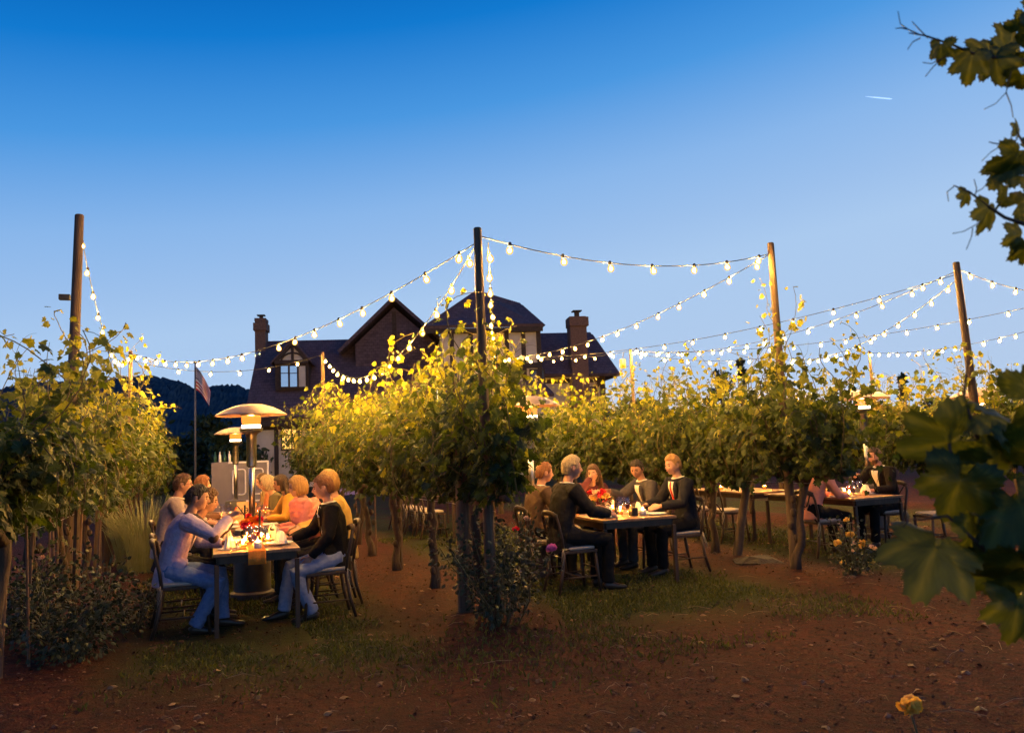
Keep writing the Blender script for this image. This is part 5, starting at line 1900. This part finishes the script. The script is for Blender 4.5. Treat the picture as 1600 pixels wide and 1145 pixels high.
RIGHTF, LEFTF = R(-90), R(90)       # facing +X, facing -X
FAIR, TAN, RUDDY = ("fair", (.46, .27, .19)), ("tan", (.33, .18, .12)), ("ruddy", (.42, .22, .155))
BLK, BRN, BLD, GRY, RED, DBR = ("black", (.015, .011, .009)), ("brown", (.07, .038, .02)), ("blond", (.25, .14, .05)), ("grey", (.22, .17, .115)), ("ginger", (.13, .048, .018)), ("dark_brown", (.03, .017, .011))

CH = []      # chairs to place: label, x, y, rz
# -- table with the orange runner
_lav, _lw = person("man in pale lavender jacket and jeans raising a phone at the table", -.26, 8.36, RIGHTF, TAN, 'short', BLK, 'jacket', ("lavender", (.36, .29, .42), (.43, .35, .49)), ("jeans", (.10, .15, .30), (.15, .21, .38)),
       lean=12, hunch=14, head=(-6, 10), rh=(.13, .45, 1.06), lh=(-.16, .40, .80), shirt=("dark_shirt", (.02, .02, .025)), feet=((.16, .20), (-.10, .44)), vox=.0068, curl=.75, patch=(.06, .035, .028), shoe_c=(.03, .02, .015))
CH.append(("cross-back chair under the man in lavender jacket", -.26, 8.36, RIGHTF))
person("man in black jacket with pocket square and pale trousers", 1.13, 8.42, LEFTF, RUDDY, 'short', RED, 'jacket', ("black", (.006, .0055, .006), (.011, .010, .011)), ("pale_jeans", (.17, .21, .34), (.24, .28, .42)),
       lean=4, hunch=8, head=(-10, 8), rh=(.14, .36, .79), lh=(-.20, .20, .62), shirt=("white", (.66, .63, .6)), pocket=(.5, .48, .5), feet=((.10, .50), (-.14, .24)), vox=.0072)
CH.append(("cross-back chair under the man in black jacket", 1.13, 8.42, LEFTF))
person("curly brown-haired woman leaning over beside the lavender-jacketed man", -.30, 8.96, RIGHTF, TAN, 'curly', BRN, 'shirt', ("dark_blouse", (.03, .022, .025)), ("dark_trousers", (.02, .02, .025)),
       lean=26, hunch=14, head=(-8, 10), rh=(.10, .52, .98), lh=(-.12, .45, .82), female=True)
CH.append(("cross-back chair under the curly brown-haired woman", -.30, 8.96, RIGHTF))
person("blonde woman in yellow sweater behind the black-jacketed man", 1.30, 9.02, LEFTF, FAIR, 'bob', BLD, 'sweater', ("yellow", (.58, .38, .10), (.66, .45, .14)), ("dark_trousers", (.02, .02, .025)),
       lean=6, hunch=10, head=(14, 4), female=True, scale=1.04)
CH.append(("cross-back chair under the yellow-sweater woman", 1.30, 9.02, LEFTF))
person("blonde woman wrapped in a pink shawl at the orange-runner table", 1.12, 9.60, LEFTF, FAIR, 'bob', BLD, 'shirt', ("pink", (.66, .22, .18), (.74, .29, .24)), ("dark_trousers", (.02, .02, .025)),
       lean=14, hunch=12, head=(0, 8), female=True, shawl=("pink", (.66, .22, .18), (.74, .29, .24)))
CH.append(("cross-back chair under the pink-shawl woman", 1.12, 9.60, LEFTF))
person("tall man in glasses and pale grey jacket near the ornamental grass", -.42, 10.75, RIGHTF, RUDDY, 'short', BRN, 'jacket', ("dusty_grey", (.36, .28, .27), (.42, .33, .32)), ("dark_trousers", (.02, .02, .025)),
       lean=10, hunch=10, head=(0, 4), shirt=("white", (.66, .63, .6)), glasses=True, scale=1.05)
CH.append(("cross-back chair under the tall man in glasses", -.42, 10.75, RIGHTF))
person("auburn-haired woman past the tall man in glasses", -.22, 12.5, RIGHTF, FAIR, 'bob', RED, 'shirt', ("brown_top", (.09, .05, .04)), ("dark_trousers", (.02, .02, .025)), lean=12, hunch=10, head=(0, 4), female=True, vox=.011)
CH.append(("cross-back chair under the auburn-haired woman", -.22, 12.5, RIGHTF))
person("dark long-haired woman in mustard top beyond the near heater", 1.10, 11.55, LEFTF, TAN, 'long', DBR, 'sweater', ("mustard", (.52, .26, .04), (.6, .32, .06)), ("dark_trousers", (.02, .02, .025)),
       lean=14, hunch=14, head=(0, 10), female=True, rh=(.1, .45, .86))
CH.append(("cross-back chair under the mustard-topped woman", 1.10, 11.55, LEFTF))
person("grey-haired woman in glasses beside the mustard-topped woman", 1.02, 12.45, LEFTF, FAIR, 'bob', GRY, 'shirt', ("olive", (.12, .10, .05)), ("dark_trousers", (.02, .02, .025)), lean=20, hunch=12, head=(0, 8), female=True, glasses=True, vox=.011)
CH.append(("cross-back chair under the grey-haired woman in glasses", 1.02, 12.45, LEFTF))
person("bald man in dark tie at the far end of the lane", .98, 14.1, LEFTF, RUDDY, 'bald', GRY, 'jacket', ("ochre_jacket", (.22, .15, .07)), ("dark_trousers", (.02, .02, .025)), lean=14, hunch=10, head=(20, 6), shirt=("white", (.66, .63, .6)), tie=("dark_tie", (.02, .02, .03)), vox=.011)
CH.append(("cross-back chair under the bald man", .98, 14.1, LEFTF))
person("brown-haired woman between the bald man and the grey-haired woman", 1.0, 13.3, LEFTF, FAIR, 'bob', BRN, 'shirt', ("rust", (.35, .13, .06)), ("dark_trousers", (.02, .02, .025)), lean=18, hunch=12, head=(0, 8), female=True, vox=.012)
CH.append(("cross-back chair under the brown-haired woman", 1.0, 13.3, LEFTF))
# -- second lane
person("grey-haired man in dark jacket with his back to the centre vine row", 3.72, 8.18, RIGHTF, RUDDY, 'short', GRY, 'jacket', ("charcoal", (.012, .011, .012), (.02, .018, .019)), ("black_trousers", (.006, .006, .007)),
       lean=6, hunch=10, head=(-4, 4), shirt=("white", (.66, .63, .6)), scale=1.09, rh=(.15, .40, .76), vox=.008)
CH.append(("cross-back chair under the grey-haired man", 3.72, 8.18, RIGHTF))
person("red-haired man in brown jacket beside the grey-haired man", 3.70, 9.0, RIGHTF, RUDDY, 'short', RED, 'jacket', ("brown_jacket", (.09, .055, .04)), ("black_trousers", (.006, .006, .007)), lean=10, hunch=10, head=(0, 6), shirt=("white", (.66, .63, .6)))
CH.append(("cross-back chair under the red-haired man", 3.70, 9.0, RIGHTF))
person("brown-haired woman raising a hand to her mouth at the table's far end", 4.88, 10.0, R(172), FAIR, 'long', BRN, 'shirt', ("wine_dress", (.10, .03, .035)), ("black_trousers", (.006, .006, .007)), lean=20, hunch=16, head=(-35, 8), female=True, rh=(.06, .30, 1.16))
CH.append(("cross-back chair under the woman at the table's far end", 4.88, 10.0, R(172)))
person("dark-haired man in grey suit and open white collar reaching across", 5.45, 9.35, LEFTF, TAN, 'short', BLK, 'jacket', ("grey_suit", (.05, .047, .055), (.07, .066, .075)), ("grey_trousers", (.05, .05, .055)),
       lean=14, hunch=12, head=(38, 18), shirt=("white", (.66, .63, .6)), rh=(.14, .52, .98), lh=(-.16, .38, .79))
CH.append(("cross-back chair under the man in grey suit", 5.45, 9.35, LEFTF))
person("fair-haired man in dark suit with a red tie", 5.48, 8.66, LEFTF, FAIR, 'short', BLD, 'jacket', ("navy_suit", (.010, .011, .017), (.016, .017, .024)), ("black_trousers", (.006, .006, .007)),
       lean=6, hunch=10, head=(8, 8), shirt=("white", (.66, .63, .6)), tie=("red_tie", (.45, .04, .03)), vox=.008, scale=1.03)
CH.append(("cross-back chair under the red-tie man", 5.48, 8.66, LEFTF))
# -- third lane
person("bearded man in dark suit eating at the third table", 9.08, 8.95, LEFTF, RUDDY, 'short', BRN, 'jacket', ("black", (.006, .0055, .006), (.011, .010, .011)), ("black_trousers", (.006, .006, .007)), lean=10, hunch=12, head=(0, 8), shirt=("white", (.66, .63, .6)), rh=(.12, .40, 1.0), beard=(.10, .055, .03))
CH.append(("cross-back chair under the bearded man", 9.08, 8.95, LEFTF))
person("woman in coral top at the third table behind the leaves", 7.72, 8.8, RIGHTF, FAIR, 'bob', RED, 'shirt', ("coral", (.6, .24, .18)), ("black_trousers", (.006, .006, .007)), lean=14, hunch=10, head=(0, 6), female=True)
CH.append(("cross-back chair under the woman in coral top", 7.72, 8.8, RIGHTF))
for lab, x, y, rz in CH: chair(lab, x - math.sin(rz) * .03, y + math.cos(rz) * .03, rz)
# phone held by the lavender-jacketed man
_h = Vector(_lw[1])
_pos = Matrix.Rotation(RIGHTF, 4, 'Z') @ (_h + Vector((-.03, .115, .03)))
ph = thing("phone", "small dark phone in the raised hand of the lavender-jacketed man", "phone", Vector((-.26, 8.36, ground_z(-.26, 8.36))) + _pos, R(-70))
ph.rotation_euler = (R(35), R(10), R(-80))
MB().box((-.036, -.004, -.03), (.036, .004, .09)).obj("case", BLACKIRON, ph, bevel=.003)
MB().box((-.032, -.0055, -.025), (.032, -.0042, .085)).obj("screen", pm("phone_glass", (.015, .015, .02), rough=.08), ph)

# empty chairs
for lab, x, y, rz in (("empty cross-back chair at the third table beside the bearded man", 9.2, 8.2, R(75)),
                      ("first empty chair past the leaning brace post", 7.66, 10.75, R(-95)), ("second empty chair past the leaning brace post", 7.64, 11.4, R(-86)), ("third empty chair past the leaning brace post", 7.68, 12.0, R(-92)),
                      ("first empty chair at the far table between the trunks", 3.86, 14.6, R(-90)), ("second empty chair at the far table between the trunks", 3.84, 15.3, R(-84)), ("third empty chair at the far table between the trunks", 3.86, 16.0, R(-93)), ("fourth empty chair at the far table between the trunks", 3.83, 16.8, R(-90))):
    chair(lab, x, y, rz)

# ------------------------------------------------------------------ rose bushes
def rose_bush(label, c, h, spread, seed, nleaf, blooms, stems=9, leaf=.045, flat=1.0):
    """blooms: list of (world point, kind, radius)"""
    rng = np.random.default_rng(seed); rr = random.Random(seed)
    c = Vector((c[0], c[1], ground_z(c[0], c[1])))
    t = thing("rose_bush", label, "rose bush", c)
    P, T = [], []
    tips = []
    for k in range(stems):
        a = rr.random() * 6.28; o = Vector((math.cos(a), math.sin(a) * flat, 0))
        pts = grow((o.x * .05, o.y * .05, -.03), (o.x * spread / h * .75, o.y * spread / h * .75, 1), 9, h * rr.uniform(.7, 1.0) / 9, rr, .16)
        tips.append(pts)
    for (w, kind, r) in blooms:
        l = Vector(w) - c
        b = Vector((l.x * .3, l.y * .3, -.03))
        pts = [b.lerp(l, i / 7) + Vector((rr.uniform(-.02, .02), rr.uniform(-.02, .02), .06 * math.sin(math.pi * i / 7))) if 0 < i < 7 else b.lerp(l, i / 7) for i in range(8)]
        tips.append(pts)
    sm = pm("rose_stem", (.04, .045, .02), (.08, .07, .035), scale=20, rough=.7)
    for pts in tips:
        MB().sweep(pts, [.008 - .005 * i / len(pts) for i in range(len(pts))], n=6).obj("stem", sm, t, smooth=True)
    per = nleaf // len(tips)
    for pts in tips:
        n = len(pts) - 1
        for q in range(per):
            f = (.12 + .88 * rng.random() ** .8) * n; i = min(int(f), n - 1)
            p = np.array(pts[i].lerp(pts[i + 1], f - i))
            off = rng.normal(0, 1, 3); off /= np.linalg.norm(off)
            P.append(p + off * .16 * spread * rng.random() ** .5 / .5); T.append(off + np.array([0, 0, -.2]))
    P, T = np.array(P), np.array(T)
    P[:, 2] = np.maximum(P[:, 2], .03)
    Nn = rng.normal(0, .7, P.shape) + np.array([0, -.3, .7])
    V, F, a = stamp(OVALV * np.array([1.5, 1, 1]), OVALF, P, T, Nn, leaf * (.6 + .7 * rng.random(len(P))), rng.random(len(P)))
    tag(link("foliage", mesh_np("foliage", V, F, ROSELEAF, a), t), kind="stuff")
    for (w, kind, r) in blooms:
        b = link("bloom", BLOOMS[kind][rr.randrange(2)], t, loc=Vector(w) - c, rot=(rr.uniform(-.1, .9), rr.uniform(-.5, .5), rr.random() * 6))
        b.scale = (r,) * 3
    return t


_c = on_ground(782, 992)
_d = (_c - CAM).dot(FW)
rose_bush("dark rose bush with one mauve rose at the centre row's end", _c, 1.05, .50, 41, 1500,
          [(at_dist(863, 860, _d), "pink", .05), (at_dist(806, 828, _d), "red", .028)], stems=16)
_c = on_ground(812, 960)
rose_bush("sparse leafy rose stems in front of the grey-haired man's chair", _c, 1.05, .32, 47, 420, [(at_dist(824, 812, _d + .4), "peach", .035)], stems=7, leaf=.04)
_c = on_ground(1335, 905)
_d = (_c - CAM).dot(FW)
rose_bush("rose bush with pale yellow blooms at the third lane's entrance", _c, .75, .38, 42, 520,
          [(at_dist(px, py, _d + o), k, r) for px, py, k, r, o in ((1324, 814, "yellow", .036, 0), (1311, 822, "peach", .032, .1), (1327, 838, "yellow", .05, -.1), (1310, 851, "yellow", .048, -.15), (1347, 850, "yellow", .052, 0), (1364, 858, "peach", .045, .1), (1334, 851, "peach", .032, -.1), (1362, 880, "yellow", .045, .1), (1318, 881, "yellow", .036, -.1), (1333, 890, "peach", .026, 0), (1332, 862, "peach", .022, -.2))], stems=7, leaf=.04)
_c = on_ground(105, 1035)
rose_bush("big dark leafy bush at the end of the row by the tall dark pole", _c, .85, .75, 43, 2400, [], stems=20, leaf=.042)
_c = on_ground(20, 1010)
rose_bush("dark shrub at the outer corner of the row by the tall pole", _c, 1.0, .7, 44, 2200, [(at_dist(66, 873, (_c - CAM).dot(FW)), "peach", .03)], stems=18, leaf=.042)
_c = on_ground(205, 985)
rose_bush("sparse weedy shrub beside the lavender-jacketed man's chair", _c, .55, .40, 45, 380, [], stems=8, leaf=.045)
_c = on_ground(1560, 925)
rose_bush("low dark shrub at the third lane under the large near leaves", _c, .5, .45, 48, 700, [], stems=9, leaf=.05)
# single yellow rose close to the camera
_b = at_dist(1423, 1113, 2.9)
rose_bush("single yellow rose on a stem close above the bare track", (_b.x + .03, _b.y + .02), .30, .12, 46, 26, [(_b, "yellow", .052)], stems=2, leaf=.045)

# flat stone at the row end
def stone():
    c = on_ground(1186, 884)
    rr = random.Random(4)
    ang = sorted(rr.random() * 6.28 for _ in range(9))
    out = [(.33 * math.cos(a) * rr.uniform(.85, 1.1), .24 * math.sin(a) * rr.uniform(.85, 1.1)) for a in [2 * math.pi * i / 10 for i in range(10)]]
    n = len(out)
    V = [(x * 1.0, y * 1.0, -.03) for x, y in out] + [(x * 1.02, y * 1.02, .05 + .02 * math.sin(i * 2.1)) for i, (x, y) in enumerate(out)] + [(x * .55, y * .55, .115 + .015 * math.sin(i * 1.3)) for i, (x, y) in enumerate(out)] + [(0, 0, .125)]
    F = []
    for q in range(2):
        F += [(q * n + i, q * n + (i + 1) % n, (q + 1) * n + (i + 1) % n, (q + 1) * n + i) for i in range(n)]
    F += [(2 * n + i, 2 * n + (i + 1) % n, 3 * n) for i in range(n)]
    o = MB().add(V, F).obj("flat_stone", pm("dark_stone", (.02, .015, .012), (.045, .034, .027), scale=9, rough=.9, bump=.6), loc=(c.x, c.y, 0), rot=(0, .05, -.3))
    tag(o, "dark flat-topped stone at the foot of the leaning brace post", "stone")


stone()

# ------------------------------------------------------------------ near vine reaching into the picture from the right
def big_leaf(seed):
    rr = random.Random(seed)
    pts = []
    n = 96
    for i in range(n):
        a = 2 * math.pi * i / n - math.pi / 2       # start at the petiole notch
        # five lobes
        b = (a + math.pi / 2)                        # 0..2pi from the notch
        lob = 0
        for c, w, h in ((math.pi, .42, 1.0), (math.pi - 1.0, .40, .86), (math.pi + 1.0, .40, .86), (math.pi - 2.0, .45, .72), (math.pi + 2.0, .45, .72)):
            lob = max(lob, h * math.exp(-((b - c) / w) ** 2 * .55))
        r = .25 + .40 * lob + (.034 if i % 3 == 0 else -.012) * rr.uniform(.6, 1.4)
        if b < .3 or b > 2 * math.pi - .3: r = .12
        pts.append((r * math.cos(a), .30 + r * math.sin(a) * 1.05))
    rings = (.0, .14, .28, .42, .56, .70, .85, 1.0)
    V, at = [(0, .30, .03)], [.75]
    for rg in rings[1:]:
        for i, (x, y) in enumerate(pts):
            X, Y = x * rg, .30 + (y - .30) * rg
            a = math.atan2(X, Y - .0)
            vein = max(math.exp(-((a - c) / .09) ** 2) for c in (0, .62, -.62, 1.25, -1.25))
            z = -.45 * X * X - .5 * (Y - .3) ** 2 + .03 * math.sin(a * 5 + seed) * rg ** 2 + .022 * math.sin(X * 16 + seed) * rg + .018 * math.cos(Y * 19 + seed * 2) * rg - .012 * vein
            V.append((X, Y, z)); side = max(0, math.cos((Y * 3 + abs(X)) * 26)) ** 6 * .16
            at.append(.34 + .5 * vein + side + .10 * rr.uniform(-1, 1) - .15 * (rg > .95))
    F = []
    n = len(pts)
    tri = [(0, 1 + i, 1 + (i + 1) % n) for i in range(n)]
    for q in range(len(rings) - 2):
        for i in range(n):
            a, b_, c, d_ = 1 + q * n + i, 1 + q * n + (i + 1) % n, 1 + (q + 1) * n + (i + 1) % n, 1 + (q + 1) * n + i
            tri += [(a, d_, c), (a, c, b_)]
    return mesh_np("leaf", V, tri, GRAPEBIG, np.clip(at, 0, 1), smooth=True)


BIG = [big_leaf(i) for i in range(4)]


def near_vine():
    base = CAM + R0 * 1.72 + Fh * 1.75
    base.z = ground_z(base.x, base.y)
    t = thing("grapevine", "near grapevine reaching in with large leaves and bare tendrils", "grapevine", base)
    rr = random.Random(15)
    tr = MB().sweep([Vector((0, 0, -.1)), Vector((.03, .02, .5)), Vector((-.03, .0, 1.0)), Vector((.0, .04, 1.6)), Vector((.02, 0, 2.2)), Vector((0, 0, 2.7))], [.06, .05, .045, .03, .02, .01], n=9)
    tr.obj("trunk", BARK, t, smooth=True)

    def path(pp, dist, r0=.0055):
        pts = [at_dist(px, py, dist + o) - base for px, py, o in pp]
        # finer
        q = []
        for i in range(len(pts) - 1):
            for k in range(4): q.append(pts[i].lerp(pts[i + 1], k / 4))
        q.append(pts[-1])
        MB().sweep(q, [r0 * (1 - .75 * (1 - i / len(q))) for i in range(len(q))], n=6).obj("cane", CANE2, t, smooth=True)
    CANE2 = pm("dark_cane", (.035, .022, .015), (.06, .04, .025), scale=20, rough=.7)
    path([(1420, 52, 0), (1445, 56, 0), (1487, 70, 0), (1520, 84, .02), (1565, 92, .02), (1620, 96, .0), (1700, 120, -.05)], 1.75)
    path([(1490, 290, 0), (1515, 300, 0), (1540, 320, 0), (1570, 340, 0), (1605, 352, 0), (1690, 400, 0)], 1.75)
    path([(1585, 200, 0), (1598, 222, 0), (1640, 270, 0), (1700, 330, 0)], 1.75)
    path([(1482, 640, 0), (1484, 700, 0), (1500, 760, 0), (1560, 830, 0), (1640, 860, 0), (1700, 840, .1)], 1.6, .008)
    path([(1435, 812, 0), (1480, 806, 0), (1530, 850, 0), (1580, 895, 0), (1650, 890, 0)], 1.6, .007)
    path([(1540, 740, 0), (1560, 790, 0), (1600, 830, 0), (1700, 850, 0)], 1.6, .009)
    path([(1512, 560, 0), (1506, 620, 0), (1525, 680, 0), (1560, 760, 0)], 1.65, .006)

    def tend(pp, dist):
        td = MB()
        pts = [at_dist(px, py, dist) - base for px, py in pp]
        td.sweep(pts, [.0016 - .0008 * i / len(pts) for i in range(len(pts))], n=4)
        td.obj("tendril", CANE2, t, smooth=True)
    for pp in ([(1440, 56), (1418, 46), (1407, 38), (1403, 18)], [(1418, 46), (1408, 44), (1399, 45)], [(1450, 60), (1436, 46), (1425, 34)], [(1438, 60), (1426, 66), (1418, 78)],
               [(1490, 80), (1472, 92), (1455, 100), (1442, 98)], [(1472, 92), (1458, 105), (1446, 120)], [(1585, 95), (1578, 120), (1572, 145), (1556, 162), (1538, 171)], [(1572, 145), (1580, 165), (1583, 184)],
               [(1590, 218), (1568, 226), (1548, 238), (1534, 252)], [(1568, 226), (1552, 224), (1545, 222)], [(1534, 345), (1520, 354), (1505, 362), (1488, 365)], [(1520, 356), (1518, 370), (1510, 390)],
               [(1523, 308), (1526, 295), (1522, 280)], [(1526, 300), (1535, 295), (1542, 287)], [(1490, 292), (1480, 300), (1482, 315)], [(1440, 810), (1420, 812), (1410, 824), (1404, 820)]):
        tend(pp, 1.75 if pp[0][1] < 500 else 1.6)

    def leaf(px, py, sz, rot, tilt=.3, yaw=0.0, dist=1.75):
        p = at_dist(px, py, dist) - base
        # petiole end at p; tip direction in the view plane, then tilted
        td_ = (CR * math.sin(R(rot)) + CU * math.cos(R(rot)))
        n = (-FW * math.cos(tilt) + CR * math.sin(tilt) * math.cos(yaw) + CU * math.sin(tilt) * math.sin(yaw)).normalized()
        y_ = (td_ - n * td_.dot(n)).normalized(); x_ = y_.cross(n)
        M = Matrix(((x_.x, y_.x, n.x), (x_.y, y_.y, n.y), (x_.z, y_.z, n.z))).to_4x4()
        s = sz / FPX * dist / 1.15
        o = link("leaf", BIG[rr.randrange(4)], t)
        o.matrix_local = Matrix.Translation(p - (y_ * .3) * s) @ M @ Matrix.Scale(s, 4)
    rt = lambda: (rr.uniform(.25, 1.05), rr.uniform(-3, 3))
    for (px, py, sz, rot, dist) in (
            (1470, 74, 48, 200, 1.75), (1518, 92, 66, 190, 1.75), (1538, 80, 60, 330, 1.78), (1556, 92, 70, 170, 1.77), (1578, 72, 78, 30, 1.8), (1594, 46, 56, 40, 1.8), (1598, 120, 60, 170, 1.75), (1612, 80, 80, 90, 1.8), (1620, 30, 70, 20, 1.8),
            (1590, 205, 34, 0, 1.75), (1588, 250, 86, 190, 1.75), (1572, 262, 66, 220, 1.77), (1610, 235, 70, 120, 1.78), (1510, 304, 36, 200, 1.75), (1545, 330, 66, 200, 1.75), (1568, 312, 66, 80, 1.76), (1594, 318, 70, 60, 1.77), (1592, 368, 60, 250, 1.75), (1615, 300, 80, 60, 1.8), (1605, 385, 60, 160, 1.75), (1625, 345, 70, 100, 1.78),
            (1462, 856, 160, 205, 1.55), (1484, 690, 140, 235, 1.6), (1500, 752, 130, 200, 1.58), (1545, 650, 110, 130, 1.65), (1545, 720, 140, 150, 1.62), (1590, 700, 150, 120, 1.6), (1595, 790, 160, 160, 1.56), (1560, 800, 130, 200, 1.62), (1525, 830, 120, 170, 1.62), (1600, 880, 160, 170, 1.55), (1555, 890, 130, 230, 1.6), (1612, 620, 120, 60, 1.65), (1635, 760, 150, 100, 1.6), (1640, 850, 150, 120, 1.6), (1590, 940, 110, 190, 1.6), (1625, 950, 130, 170, 1.6), (1502, 650, 60, 300, 1.65)):
        a, b_ = rt()
        leaf(px, py, sz, rot, a, b_, dist)


near_vine()
